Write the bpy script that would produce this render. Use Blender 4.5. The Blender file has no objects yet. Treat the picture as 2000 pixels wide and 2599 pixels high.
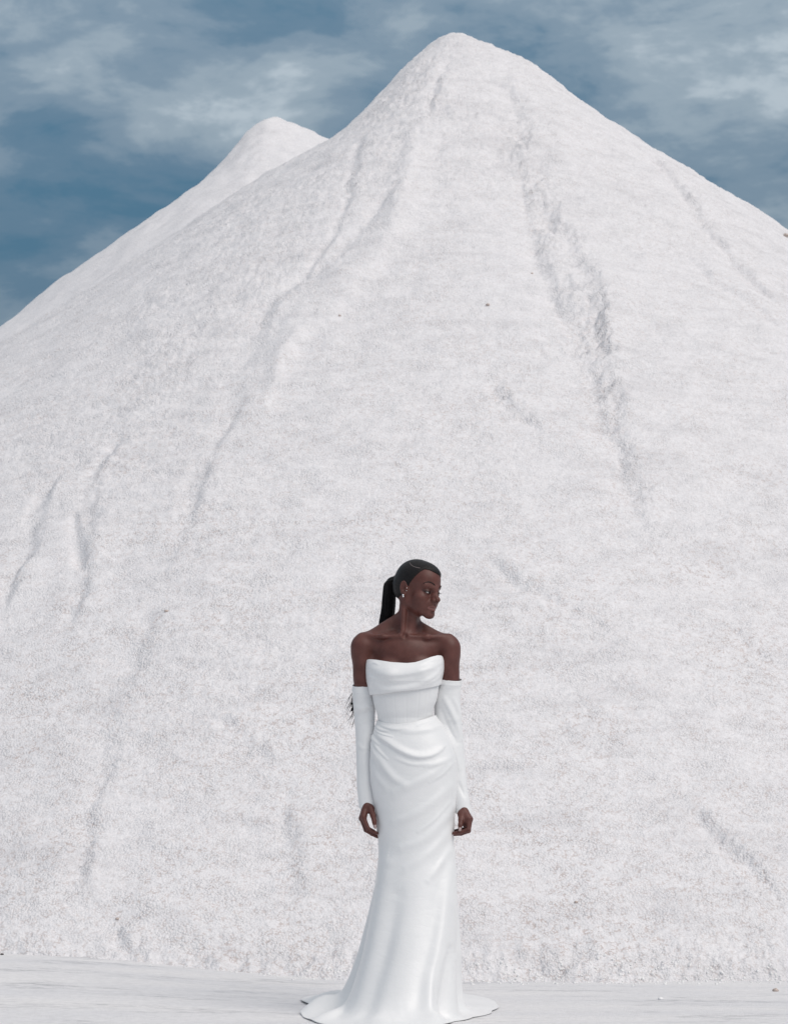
import bpy, math, random
import numpy as np
from mathutils import Vector, Matrix

random.seed(7)
RNG = np.random.default_rng(7)
scene = bpy.context.scene
COL = scene.collection

# ------------------------------------------------------------------ camera
CAM_D, CAM_H, FPX = 9.8, 1.0, 6137.0          # metres, metres, focal length in photo pixels
HORIZ = 1951.0                                # photo row of the horizon
cam_data = bpy.data.cameras.new('camera')
cam = bpy.data.objects.new('camera', cam_data)
COL.objects.link(cam)
cam.location = (0, -CAM_D, CAM_H)
cam.rotation_euler = (math.radians(90), 0, 0)
cam_data.sensor_fit = 'VERTICAL'
cam_data.sensor_height = 36.0
cam_data.lens = FPX / 2599.0 * 36.0
cam_data.shift_y = (HORIZ - 1299.5) / 2599.0
cam_data.clip_start = 0.1
cam_data.clip_end = 5000
cam_data.dof.use_dof = True
cam_data.dof.focus_distance = CAM_D - 0.05
cam_data.dof.aperture_fstop = 9.0
scene.camera = cam

# ------------------------------------------------------------------ world
SUN_EL, SUN_AZ = 47.0, 44.0                   # elevation; degrees to the right of "behind the camera"
world = bpy.data.worlds.new('World')
scene.world = world
world.use_nodes = True
nt = world.node_tree
nt.nodes.clear()
def N(t, kind, **kw):
    n = t.nodes.new(kind)
    for k, v in kw.items():
        setattr(n, k, v)
    return n
wo = N(nt, 'ShaderNodeOutputWorld')
bg = N(nt, 'ShaderNodeBackground')
bg.inputs['Strength'].default_value = 0.1
sky = N(nt, 'ShaderNodeTexSky', sky_type='NISHITA')
sky.sun_disc = False
sky.sun_elevation = math.radians(SUN_EL)
sky.sun_rotation = math.radians(180 - SUN_AZ)
tc = N(nt, 'ShaderNodeTexCoord')
def wnoise(loc, scl, scale, detail, rough, dist):
    mp = N(nt, 'ShaderNodeMapping')
    mp.inputs['Location'].default_value = loc
    mp.inputs['Scale'].default_value = scl
    mp.inputs['Rotation'].default_value = (0, math.radians(13), 0)
    nt.links.new(tc.outputs['Generated'], mp.inputs['Vector'])
    nz = N(nt, 'ShaderNodeTexNoise')
    nz.inputs['Scale'].default_value = scale
    nz.inputs['Detail'].default_value = detail
    nz.inputs['Roughness'].default_value = rough
    nz.inputs['Distortion'].default_value = dist
    nt.links.new(mp.outputs['Vector'], nz.inputs['Vector'])
    return nz.outputs['Fac']
n1 = wnoise((-0.16, 2.306, 2.77), (1.0, 1.0, 2.5), 8.5, 9.0, 0.56, 0.22)
n2 = wnoise((-2.431, 3.328, 0.779), (0.8, 0.8, 2.2), 3.6, 3.0, 0.5, 0.1)
mixn = N(nt, 'ShaderNodeMath', operation='MULTIPLY_ADD')
nt.links.new(n1, mixn.inputs[0]); mixn.inputs[1].default_value = 0.50
n3 = wnoise((1.7, -2.3, 0.9), (1.0, 1.0, 2.3), 21.0, 8.0, 0.60, 0.35)
m3 = N(nt, 'ShaderNodeMath', operation='MULTIPLY'); nt.links.new(n3, m3.inputs[0]); m3.inputs[1].default_value = 0.20
m2 = N(nt, 'ShaderNodeMath', operation='MULTIPLY_ADD'); nt.links.new(n2, m2.inputs[0]); m2.inputs[1].default_value = 0.32
nt.links.new(m3.outputs[0], m2.inputs[2])
nt.links.new(m2.outputs[0], mixn.inputs[2])
ramp = N(nt, 'ShaderNodeValToRGB')
cr = ramp.color_ramp
cr.interpolation = 'EASE'
cr.elements[0].position = 0.395; cr.elements[0].color = (0.078, 0.190, 0.290, 1)
cr.elements[1].position = 0.595; cr.elements[1].color = (0.50, 0.58, 0.64, 1)
e = cr.elements.new(0.450); e.color = (0.125, 0.225, 0.320, 1)
e = cr.elements.new(0.500); e.color = (0.215, 0.305, 0.390, 1)
e = cr.elements.new(0.550); e.color = (0.330, 0.415, 0.485, 1)
nt.links.new(mixn.outputs[0], ramp.inputs['Fac'])
# an overcast sky brightens evenly towards the zenith
sep = N(nt, 'ShaderNodeSeparateXYZ'); nt.links.new(tc.outputs['Generated'], sep.inputs[0])
zc = N(nt, 'ShaderNodeClamp'); nt.links.new(sep.outputs['Z'], zc.inputs['Value'])
ov = N(nt, 'ShaderNodeMath', operation='MULTIPLY_ADD'); nt.links.new(zc.outputs[0], ov.inputs[0])
ov.inputs[1].default_value = 14.0; ov.inputs[2].default_value = 4.2      # x10: the Background runs at 0.1
# the gaps of blue lie low; overhead the cloud deck closes and is grey
deck = N(nt, 'ShaderNodeMapRange', interpolation_type='SMOOTHSTEP')
deck.inputs['From Min'].default_value = 0.22; deck.inputs['From Max'].default_value = 0.75; deck.inputs['To Max'].default_value = 0.9
nt.links.new(zc.outputs[0], deck.inputs['Value'])
dk = N(nt, 'ShaderNodeMix', data_type='RGBA')
nt.links.new(deck.outputs[0], dk.inputs['Factor']); nt.links.new(ramp.outputs['Color'], dk.inputs[6]); dk.inputs[7].default_value = (0.37, 0.365, 0.37, 1)
cl = N(nt, 'ShaderNodeVectorMath', operation='SCALE')
nt.links.new(dk.outputs[2], cl.inputs[0]); nt.links.new(ov.outputs[0], cl.inputs['Scale'])
mx = N(nt, 'ShaderNodeMix', data_type='RGBA')
mx.inputs['Factor'].default_value = 0.93
nt.links.new(sky.outputs['Color'], mx.inputs[6]); nt.links.new(cl.outputs[0], mx.inputs[7])
nt.links.new(mx.outputs[2], bg.inputs['Color'])
nt.links.new(bg.outputs[0], wo.inputs['Surface'])

# ------------------------------------------------------------------ sun (veiled by cloud)
sd = bpy.data.lights.new('sun', 'SUN')
sd.energy = 1.5
sd.angle = math.radians(42)
sd.color = (1.0, 0.93, 0.86)
sun = bpy.data.objects.new('sun', sd)
COL.objects.link(sun)
_a, _e = math.radians(SUN_AZ), math.radians(SUN_EL)
sdir = Vector((math.sin(_a) * math.cos(_e), -math.cos(_a) * math.cos(_e), math.sin(_e)))
sun.rotation_euler = (-sdir).to_track_quat('-Z', 'Y').to_euler()
sun.location = sdir * 30

# ------------------------------------------------------------------ colour management
scene.view_settings.view_transform = 'Standard'
scene.view_settings.look = 'None'
scene.view_settings.exposure = 0.25
scene.view_settings.gamma = 1.0
scene.view_settings.use_curve_mapping = False
scene.render.film_transparent = False

# ================================================================== helpers
def wx(px): return (px - 1000.0) / (FPX / CAM_D)
def wz(py): return CAM_H + (HORIZ - py) / (FPX / CAM_D)
def P(px, py, y=0.0):
    s = (CAM_D + y) / FPX
    return np.array([(px - 1000.0) * s, y, CAM_H + (HORIZ - py) * s])

def smooth(a, b, x):
    t = np.clip((x - a) / (b - a), 0, 1)
    return t * t * (3 - 2 * t)

_perm = np.random.default_rng(11).permutation(4096).astype(np.int64)
_g2 = np.random.default_rng(12).uniform(0, 2 * np.pi, 4096)
_gx, _gy = np.cos(_g2).astype(np.float32), np.sin(_g2).astype(np.float32)
def perlin(x, y, seed=0):
    x = np.asarray(x, np.float64); y = np.asarray(y, np.float64)
    xi = np.floor(x).astype(np.int64); yi = np.floor(y).astype(np.int64)
    xf = (x - xi).astype(np.float32); yf = (y - yi).astype(np.float32)
    u = xf * xf * xf * (xf * (xf * 6 - 15) + 10)
    v = yf * yf * yf * (yf * (yf * 6 - 15) + 10)
    def g(ix, iy, dx, dy):
        h = _perm[(_perm[(ix + seed * 131) & 4095] + iy) & 4095]
        return _gx[h] * dx + _gy[h] * dy
    a = g(xi, yi, xf, yf); b = g(xi + 1, yi, xf - 1, yf)
    c = g(xi, yi + 1, xf, yf - 1); d = g(xi + 1, yi + 1, xf - 1, yf - 1)
    return (a + u * (b - a)) * (1 - v) + (c + u * (d - c)) * v
def fbm(x, y, octv=4, seed=0, gain=0.5):
    s = 0; a = 1.0; f = 1.0
    for i in range(octv):
        s = s + a * perlin(x * f, y * f, seed + i * 7); a *= gain; f *= 2.03
    return s

def poly_dist(X, Y, pts):
    """distance to an open polyline, signed by side, and position 0..1 along it"""
    pts = np.asarray(pts, float)
    seg = np.hypot(*(pts[1:] - pts[:-1]).T); tot = seg.sum(); acc = 0
    best = np.full(np.shape(X), 1e9); sg = np.ones(np.shape(X)); al = np.zeros(np.shape(X))
    for i in range(len(pts) - 1):
        ax, ay = pts[i]; dx, dy = pts[i + 1] - pts[i]
        L2 = dx * dx + dy * dy
        t = np.clip(((X - ax) * dx + (Y - ay) * dy) / L2, 0, 1)
        ex = X - ax - t * dx; ey = Y - ay - t * dy
        d = np.hypot(ex, ey)
        m = d < best
        best = np.where(m, d, best)
        sg = np.where(m, np.where(dx * (Y - ay) - dy * (X - ax) > 0, 1, -1), sg)
        al = np.where(m, (acc + t * seg[i]) / tot, al)
        acc += seg[i]
    return best, sg, al

def spline(pts, n=40):
    """Catmull-Rom through the points"""
    pts = np.asarray(pts, float)
    p = np.vstack([2 * pts[0] - pts[1], pts, 2 * pts[-1] - pts[-2]])
    out = []
    m = len(pts) - 1
    for s in np.linspace(0, m, n):
        i = min(int(s), m - 1); t = s - i
        p0, p1, p2, p3 = p[i:i + 4]
        out.append(0.5 * ((2 * p1) + (-p0 + p2) * t + (2 * p0 - 5 * p1 + 4 * p2 - p3) * t * t + (-p0 + 3 * p1 - 3 * p2 + p3) * t ** 3))
    return np.array(out)

def mesh_obj(name, verts, faces, mat, parent=None, shade=True):
    me = bpy.data.meshes.new(name)
    verts = np.asarray(verts, np.float32)
    if isinstance(faces, np.ndarray) and faces.ndim == 2:
        k = faces.shape[1]; nf = len(faces)
        me.vertices.add(len(verts)); me.vertices.foreach_set('co', verts.ravel())
        me.loops.add(nf * k); me.loops.foreach_set('vertex_index', faces.astype(np.int32).ravel())
        me.polygons.add(nf)
        me.polygons.foreach_set('loop_start', np.arange(0, nf * k, k, dtype=np.int32))
        me.polygons.foreach_set('loop_total', np.full(nf, k, np.int32))
        me.update(calc_edges=True); me.validate()
    else:
        me.from_pydata([tuple(v) for v in verts], [], [tuple(f) for f in faces]); me.update()
    if shade:
        me.polygons.foreach_set('use_smooth', np.ones(len(me.polygons), bool))
    if mat is not None:
        me.materials.append(mat)
    o = bpy.data.objects.new(name, me)
    COL.objects.link(o)
    if parent is not None:
        o.parent = parent
    return o

def grid_faces(nr, nc, closed=False):
    r = np.arange(nr - 1)[:, None]; c = np.arange(nc if closed else nc - 1)[None, :]
    c2 = (c + 1) % nc
    a = r * nc + c; b = r * nc + c2; d = (r + 1) * nc + c2; e_ = (r + 1) * nc + c
    return np.stack([a, b, d, e_], -1).reshape(-1, 4)

def add_attr(o, name, vals):
    at = o.data.attributes.new(name, 'FLOAT', 'POINT')
    at.data.foreach_set('value', np.asarray(vals, np.float32))

def tube(path, rad, ns=6):
    """verts/faces of a tube along a path (closed by collapsing the ends)"""
    path = np.asarray(path, float); n = len(path)
    rad = np.broadcast_to(np.asarray(rad, float), (n,))
    tan = np.gradient(path, axis=0); tan /= np.linalg.norm(tan, axis=1)[:, None] + 1e-9
    ref = np.array([0.31, -0.9, 0.3]); ref /= np.linalg.norm(ref)
    u = np.cross(tan, ref); u /= np.linalg.norm(u, axis=1)[:, None] + 1e-9
    v = np.cross(tan, u)
    th = np.arange(ns) / ns * 2 * np.pi
    V = path[:, None] + rad[:, None, None] * (np.cos(th)[None, :, None] * u[:, None] + np.sin(th)[None, :, None] * v[:, None])
    return V.reshape(-1, 3), grid_faces(n, ns, True)

def merge(parts):
    V, F, o = [], [], 0
    for v, f in parts:
        V.append(v); F.append(f + o); o += len(v)
    return np.vstack(V), np.vstack(F)

# ================================================================== materials
def mat_new(name):
    m = bpy.data.materials.new(name); m.use_nodes = True
    t = m.node_tree
    b = t.nodes['Principled BSDF']
    return m, t, b

def noise_node(t, vec, scale, detail=3, rough=0.5, dist=0.0):
    n = N(t, 'ShaderNodeTexNoise')
    n.inputs['Scale'].default_value = scale; n.inputs['Detail'].default_value = detail
    n.inputs['Roughness'].default_value = rough; n.inputs['Distortion'].default_value = dist
    if vec is not None: t.links.new(vec, n.inputs['Vector'])
    return n.outputs['Fac']
def ramp_node(t, fac, stops):
    r = N(t, 'ShaderNodeValToRGB')
    r.color_ramp.elements[0].position = stops[0][0]; r.color_ramp.elements[0].color = (*stops[0][1], 1)
    r.color_ramp.elements[1].position = stops[-1][0]; r.color_ramp.elements[1].color = (*stops[-1][1], 1)
    for p, c in stops[1:-1]:
        e = r.color_ramp.elements.new(p); e.color = (*c, 1)
    t.links.new(fac, r.inputs['Fac'])
    return r.outputs['Color']
def mix_col(t, fac, a, b, mode='MIX'):
    m = N(t, 'ShaderNodeMix', data_type='RGBA', blend_type=mode)
    for s, v in ((m.inputs['Factor'], fac), (m.inputs[6], a), (m.inputs[7], b)):
        if hasattr(v, 'is_output'): t.links.new(v, s)
        else: s.default_value = v if not isinstance(v, tuple) else (*v, 1)
    return m.outputs[2]
def bump_node(t, height, strength, dist, prev=None):
    b = N(t, 'ShaderNodeBump')
    b.inputs['Strength'].default_value = strength; b.inputs['Distance'].default_value = dist
    t.links.new(height, b.inputs['Height'])
    if prev is not None: t.links.new(prev, b.inputs['Normal'])
    return b.outputs['Normal']
def mapped(t, scale=(1, 1, 1), loc=(0, 0, 0), rot=(0, 0, 0)):
    c = N(t, 'ShaderNodeTexCoord'); m = N(t, 'ShaderNodeMapping')
    m.inputs['Scale'].default_value = scale; m.inputs['Location'].default_value = loc; m.inputs['Rotation'].default_value = rot
    t.links.new(c.outputs['Object'], m.inputs['Vector'])
    return m.outputs['Vector']

def make_salt(name, base=(0.785, 0.772, 0.790), dirt_shade=1.0, grain=1.0):
    m, t, b = mat_new(name)
    v = mapped(t)
    fine = noise_node(t, v, 55, 3, 0.6)
    col = ramp_node(t, fine, [(0.30, tuple(c * 0.90 for c in base)), (0.52, base), (0.75, tuple(min(c * 1.07, 0.9) for c in base))])
    # greyer salt in smears that lie along the slope
    smear = noise_node(t, mapped(t, (1.0, 2.2, 2.6), (3.0, 1.0, 0.0), (0, math.radians(12), 0)), 1.5, 7, 0.66, 0.5)
    sm = ramp_node(t, smear, [(0.50, (1, 1, 1)), (0.70, (0.89, 0.89, 0.895))])
    col = mix_col(t, 1.0, col, sm, 'MULTIPLY')
    # rosy brown staining between the crystals, in patches, with grain shadow painted in
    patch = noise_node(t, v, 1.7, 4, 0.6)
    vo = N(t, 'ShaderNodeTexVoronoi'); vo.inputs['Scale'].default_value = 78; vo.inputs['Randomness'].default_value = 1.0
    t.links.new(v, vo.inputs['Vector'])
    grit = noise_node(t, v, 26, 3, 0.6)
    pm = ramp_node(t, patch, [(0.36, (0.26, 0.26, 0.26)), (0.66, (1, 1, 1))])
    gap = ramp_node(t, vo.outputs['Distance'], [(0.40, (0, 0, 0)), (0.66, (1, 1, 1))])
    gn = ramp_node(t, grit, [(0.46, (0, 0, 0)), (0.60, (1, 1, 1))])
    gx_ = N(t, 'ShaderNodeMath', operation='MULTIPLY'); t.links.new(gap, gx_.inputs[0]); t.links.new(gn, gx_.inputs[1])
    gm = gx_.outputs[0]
    at = N(t, 'ShaderNodeAttribute', attribute_name='stain_shade')
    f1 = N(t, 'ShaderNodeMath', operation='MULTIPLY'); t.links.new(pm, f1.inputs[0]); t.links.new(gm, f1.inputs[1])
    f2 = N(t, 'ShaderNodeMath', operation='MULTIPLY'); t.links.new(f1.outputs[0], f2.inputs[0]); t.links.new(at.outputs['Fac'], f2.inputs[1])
    f3 = N(t, 'ShaderNodeMath', operation='MULTIPLY'); t.links.new(f2.outputs[0], f3.inputs[0]); f3.inputs[1].default_value = dirt_shade * 0.75
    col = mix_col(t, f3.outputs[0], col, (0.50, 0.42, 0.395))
    t.links.new(col, b.inputs['Base Color'])
    b.inputs['Roughness'].default_value = 0.75
    b.inputs['Specular IOR Level'].default_value = 0.3
    clump = noise_node(t, mapped(t, (1.0, 1.8, 1.8)), 4.5, 5, 0.68, 0.3)
    cm = N(t, 'ShaderNodeMapRange'); t.links.new(clump, cm.inputs['Value'])
    cm.inputs['From Min'].default_value = 0.40; cm.inputs['From Max'].default_value = 0.66
    cm.inputs['To Min'].default_value = 0.35; cm.inputs['To Max'].default_value = 1.25
    hm = N(t, 'ShaderNodeMath', operation='MULTIPLY'); t.links.new(vo.outputs['Distance'], hm.inputs[0]); t.links.new(cm.outputs[0], hm.inputs[1])
    nrm = bump_node(t, hm.outputs[0], 0.75 * grain, -0.010)
    nrm = bump_node(t, clump, 0.38, 0.03, nrm)
    nrm = bump_node(t, noise_node(t, v, 160, 2, 0.6), 0.35 * grain, 0.004, nrm)
    t.links.new(nrm, b.inputs['Normal'])
    return m

def make_ground():
    m, t, b = mat_new('packed_salt')
    vs = mapped(t, (0.9, 4.2, 1))
    v = mapped(t)
    streak = noise_node(t, vs, 1.25, 6, 0.62, 0.4)
    base = ramp_node(t, noise_node(t, v, 30, 4, 0.6), [(0.3, (0.72, 0.71, 0.715)), (0.7, (0.82, 0.808, 0.812))])
    sm = ramp_node(t, streak, [(0.52, (0, 0, 0)), (0.65, (1, 1, 1))])
    fs = noise_node(t, mapped(t, (5, 15, 1)), 2.2, 5, 0.7)
    fm = ramp_node(t, fs, [(0.42, (0, 0, 0)), (0.66, (1, 1, 1))])
    mm = N(t, 'ShaderNodeMath', operation='MULTIPLY'); t.links.new(sm, mm.inputs[0]); t.links.new(fm, mm.inputs[1])
    col = mix_col(t, mm.outputs[0], base, (0.36, 0.365, 0.38))
    wide = ramp_node(t, noise_node(t, vs, 0.7, 3, 0.5), [(0.35, (0.90, 0.91, 0.93)), (0.65, (1, 1, 1))])
    col = mix_col(t, 1.0, col, wide, 'MULTIPLY')
    t.links.new(col, b.inputs['Base Color'])
    b.inputs['Roughness'].default_value = 0.6
    nrm = bump_node(t, noise_node(t, v, 80, 4, 0.65), 0.9, 0.006)
    nrm = bump_node(t, noise_node(t, mapped(t, (1, 4, 1)), 9, 4, 0.6), 0.4, 0.01, nrm)
    t.links.new(nrm, b.inputs['Normal'])
    return m

def make_satin():
    m, t, b = mat_new('white_satin')
    v = mapped(t)
    col = ramp_node(t, noise_node(t, v, 9, 3, 0.5), [(0.3, (0.795, 0.80, 0.808)), (0.7, (0.83, 0.833, 0.84))])
    t.links.new(col, b.inputs['Base Color'])
    b.inputs['Roughness'].default_value = 0.37
    b.inputs['Specular IOR Level'].default_value = 0.5
    b.inputs['Sheen Weight'].default_value = 0.12
    b.inputs['Sheen Roughness'].default_value = 0.4
    nrm = bump_node(t, noise_node(t, mapped(t, (1, 1, 2.2), (0, 0, 0), (0, math.radians(35), 0)), 16, 4, 0.55, 0.6), 0.22, 0.006)
    nrm = bump_node(t, noise_node(t, v, 900, 1, 0.5), 0.12, 0.0006, nrm)
    t.links.new(nrm, b.inputs['Normal'])
    return m

def make_skin():
    m, t, b = mat_new('skin')
    v = mapped(t)
    col = ramp_node(t, noise_node(t, v, 24, 4, 0.55), [(0.3, (0.088, 0.029, 0.022)), (0.55, (0.112, 0.039, 0.031)), (0.8, (0.140, 0.051, 0.041))])
    lip = N(t, 'ShaderNodeAttribute', attribute_name='lips')
    lid = N(t, 'ShaderNodeAttribute', attribute_name='eyeshadow')
    col = mix_col(t, lip.outputs['Fac'], col, (0.27, 0.115, 0.105))
    col = mix_col(t, lid.outputs['Fac'], col, (0.030, 0.016, 0.015))
    t.links.new(col, b.inputs['Base Color'])
    b.inputs['Roughness'].default_value = 0.5
    b.inputs['Specular IOR Level'].default_value = 0.40
    b.inputs['Subsurface Weight'].default_value = 0.06
    b.inputs['Subsurface Radius'].default_value = (0.01, 0.004, 0.002)
    b.inputs['Subsurface Scale'].default_value = 0.5
    nrm = bump_node(t, noise_node(t, v, 420, 3, 0.6), 0.12, 0.001)
    t.links.new(nrm, b.inputs['Normal'])
    return m

def make_hair(strand=False):
    m, t, b = mat_new('black_hair')
    if strand:      # combed hair: fine lines that converge on the tie
        at = N(t, 'ShaderNodeAttribute', attribute_name='strand')
        cb = N(t, 'ShaderNodeCombineXYZ'); t.links.new(at.outputs['Fac'], cb.inputs[0])
        at2 = N(t, 'ShaderNodeAttribute', attribute_name='along'); t.links.new(at2.outputs['Fac'], cb.inputs[1])
        v = cb.outputs[0]
    else:
        v = mapped(t, (260, 260, 12))
    n = noise_node(t, v, 1.0, 3, 0.65)
    col = ramp_node(t, n, [(0.3, (0.003, 0.003, 0.0035)), (0.75, (0.014, 0.011, 0.011))])
    t.links.new(col, b.inputs['Base Color'])
    b.inputs['Roughness'].default_value = 0.42
    b.inputs['Specular IOR Level'].default_value = 0.22
    t.links.new(bump_node(t, n, 0.9, 0.002), b.inputs['Normal'])
    return m

def plain(name, col, rough=0.5, metal=0.0, var=0.12, scale=40, spec=0.5):
    m, t, b = mat_new(name)
    c = ramp_node(t, noise_node(t, mapped(t), scale, 3, 0.55), [(0.3, tuple(x * (1 - var) for x in col)), (0.7, tuple(min(1, x * (1 + var)) for x in col))])
    t.links.new(c, b.inputs['Base Color'])
    b.inputs['Roughness'].default_value = rough; b.inputs['Metallic'].default_value = metal
    b.inputs['Specular IOR Level'].default_value = spec
    return m

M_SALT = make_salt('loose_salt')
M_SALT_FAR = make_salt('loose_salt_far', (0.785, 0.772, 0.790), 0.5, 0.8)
M_CRYST = plain('salt_crystal', (0.86, 0.855, 0.86), 0.5, var=0.05, scale=23)
M_GROUND = make_ground()
M_SATIN = make_satin()
M_SKIN = make_skin()
M_HAIR = make_hair()
M_HAIRCAP = make_hair(True)
M_EYE = plain('eye_white', (0.62, 0.58, 0.56), 0.2, var=0.04)
M_IRIS = plain('dark_iris', (0.012, 0.007, 0.006), 0.12)
M_NAIL = plain('nail_polish', (0.36, 0.27, 0.26), 0.25)
M_GEM = plain('diamond', (0.85, 0.86, 0.88), 0.05, metal=0.9, var=0.1, scale=900)
M_STONE = plain('dark_stone', (0.035, 0.03, 0.028), 0.8, var=0.4, scale=90)
M_CLOD = plain('brown_salt', (0.50, 0.42, 0.38), 0.85, var=0.3, scale=70)
M_SCALP = plain('scalp', (0.17, 0.135, 0.13), 0.5)

# ================================================================== ground
def ground_h(x, y):
    rise = 0.10 * smooth(0.1, -1.9, x) * smooth(-0.8, 1.6, y)
    return rise + 0.012 * fbm(x * 0.8, y * 1.6, 3, 41) * smooth(0.9, 2.2, np.hypot(x, y * 0.8))
def nonuni(lo, fine_lo, fine_hi, hi, step, grow=1.25):
    a = list(np.arange(fine_lo, fine_hi + step / 2, step))
    s = step
    while a[-1] < hi:
        s *= grow; a.append(min(a[-1] + s, hi))
    s = step; b = [a[0]]
    while b[-1] > lo:
        s *= grow; b.append(max(b[-1] - s, lo))
    return np.array(sorted(set(b[1:] + a)))
gx = nonuni(-1500, -2.6, 2.6, 1500, 0.03)
gy = nonuni(-1500, -1.2, 2.2, 1500, 0.03)
GX, GY = np.meshgrid(gx, gy)
near = smooth(60, 8, np.hypot(GX, GY))
GZ = ground_h(GX, GY) * near + near * 0.0035 * fbm(GX * 6, GY * 12, 3, 3)
o = mesh_obj('ground', np.stack([GX, GY, GZ], -1).reshape(-1, 3), grid_faces(len(gy), len(gx)), M_GROUND)
o['kind'] = 'structure'; o['label'] = 'packed pale salt ground with faint grey streaks'

# ================================================================== salt mounds
XC, YC, H0 = 0.544, 12.05, 7.638
def cone(x, y, xc, yc, h, ml, mr, mf, r0, knob=0.0):
    dx, dy = x - xc, y - yc
    r = np.hypot(dx, dy) + 1e-6
    c = dx / r
    m = mf + np.where(c < 0, (ml - mf) * smooth(0.15, 0.75, -c), (mr - mf) * smooth(0.15, 0.75, c))
    return h - m * (np.sqrt(r * r + r0 * r0) - r0)
def back_h(x, y):
    z = cone(x, y, -1.216, 16.3, 7.901, 0.861, 0.589, 0.76, 0.37)
    z = z + 0.173 * np.exp(-(((x + 1.423) / 0.30) ** 2 + ((y - 16.3) / 0.9) ** 2))
    z = z - 0.20 * np.exp(-(((x + 2.603) / 0.865) ** 2 + ((y - 16.3) / 0.9) ** 2))
    return z + 0.06 * fbm(x * 0.8, y * 0.5, 3, 91)
def mound_base(x, y):
    z = cone(x, y, XC, YC, H0, 0.869, 0.712, 0.735, 0.167)
    # the tip leans: a small shoulder on its right, a steeper left cheek
    z = z + 0.09 * np.exp(-(((x - 1.265) / 0.30) ** 2 + ((y - YC) / 0.7) ** 2))
    z = z - 0.27 * np.exp(-(((x + 0.479) / 0.467) ** 2 + ((y - YC) / 0.8) ** 2))
    rl = np.hypot(x - XC, y - YC)
    z = z + 0.15 * np.clip(rl - 1.607, 0, 6.14) * smooth(0.15, 0.75, (XC - x) / (rl + 1e-6))
    # broad unevenness of a tipped heap
    z = z + 0.10 * fbm(x * 0.33 + 3.1, y * 0.28 + 1.7, 2, 5) * smooth(0.3, 3.0, rl)
    # the two heaps run into each other
    zb = back_h(x, y) - 0.02
    k = 0.08 + 0.75 * smooth(7.0, 5.6, z)
    h = np.clip(0.5 + 0.5 * (z - zb) / k, 0, 1)
    return np.where(y > 8.0, zb * (1 - h) + z * h + k * h * (1 - h), z)
def ray_hit(px, py, f=mound_base):
    sx = (px - 1000.0) / FPX; sz = (HORIZ - py) / FPX
    d = np.linspace(CAM_D + 0.9, CAM_D + 14.5, 3000)
    zz = CAM_H + sz * d
    h = f(sx * d, d - CAM_D)
    hit = h >= zz
    i = np.argmax(hit) if hit.any() else np.argmax(h - zz)   # above the skyline: take the point that comes closest
    return np.array([sx * d[i], d[i] - CAM_D])
def trace(*pts):
    return np.array([ray_hit(*p) for p in pts])

# (polyline in photo rows/cols projected on the heap, half width m, depth m, roughness gain)
GROOVES = [
    (trace((1306, 165), (1320, 290), (1338, 420), (1380, 540), (1440, 690), (1490, 830), (1530, 950), (1575, 1080), (1612, 1190), (1645, 1340), (1670, 1430)), 0.17, 0.056, 0.9),
    (trace((1330, 450), (1380, 640), (1435, 780), (1480, 870)), 0.07, 0.028, 0.7),
    (trace((1420, 560), (1500, 720), (1545, 870), (1560, 960)), 0.07, 0.028, 0.7),
    (trace((1030, 440), (992, 500), (921, 607), (821, 692), (714, 764), (664, 850), (621, 971), (592, 1078), (542, 1200)), 0.10, 0.036, 0.35),
    (trace((560, 1150), (500, 1271), (464, 1378), (435, 1490)), 0.10, 0.028, 0.35),
    (trace((430, 1500), (390, 1600), (330, 1740), (290, 1880), (262, 2010)), 0.11, 0.022, 0.35),
    (trace((900, 500), (860, 575), (810, 660), (760, 720)), 0.05, 0.028, 0.4),
    (trace((1075, 270), (1062, 380), (1040, 450), (1030, 560), (970, 670), (860, 790), (760, 880), (705, 1020), (664, 1110)), 0.09, -0.030, 0.2),
    (trace((150, 1200), (140, 1240), (105, 1330), (60, 1430), (20, 1560)), 0.07, 0.026, 0.4),
    (trace((330, 1080), (262, 1200), (250, 1280), (235, 1400), (215, 1520), (160, 1640)), 0.07, 0.025, 0.4),
    (trace((195, 1290), (215, 1370), (225, 1450)), 0.045, 0.03, 0.4),
    (trace((1650, 380), (1720, 470), (1790, 560), (1870, 670), (2000, 800)), 0.07, 0.034, 0.5),
    (trace((1740, 640), (1820, 720), (1920, 780), (2010, 860)), 0.06, 0.026, 0.5),
    (trace((1250, 950), (1310, 1050), (1400, 1100)), 0.06, 0.02, 0.7),
    (trace((1240, 1410), (1320, 1475), (1420, 1530), (1560, 1600)), 0.05, 0.022, 0.6),
    (trace((560, 1825), (640, 1880), (700, 1930)), 0.06, 0.026, 0.6),
    (trace((300, 2350), (320, 2390), (345, 2400)), 0.03, 0.022, 0.3),
    (trace((1740, 2040), (1830, 2120), (1920, 2210), (2010, 2310)), 0.06, 0.03, 0.5),
    (trace((1850, 1590), (1950, 1670), (2020, 1700)), 0.05, 0.025, 0.6),
    (trace((1140, 150), (1110, 230), (1095, 290)), 0.05, 0.018, 0.5),
    (trace((1720, 440), (1800, 510), (1880, 570), (1960, 630)), 0.04, 0.02, 0.5),
    (trace((940, 330), (900, 430), (880, 540)), 0.06, 0.018, 0.6),
    (trace((300, 1900), (250, 2060), (215, 2280)), 0.06, 0.02, 0.4),
    (trace((720, 2050), (760, 2150), (770, 2300)), 0.06, 0.018, 0.4),
]
RIDGES = [
    (trace((1088, 285), (1066, 400), (1035, 520), (965, 620), (860, 720), (760, 810), (700, 930), (650, 1060)), 0.12, 0.035),
]
ROUGH = [(trace((1050, 150), (1010, 260), (960, 330), (900, 400)), 0.55), (trace((780, 420), (640, 600), (420, 850), (250, 1020)), 0.9),
         (trace((1240, 140), (1230, 300)), 0.25)]

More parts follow.
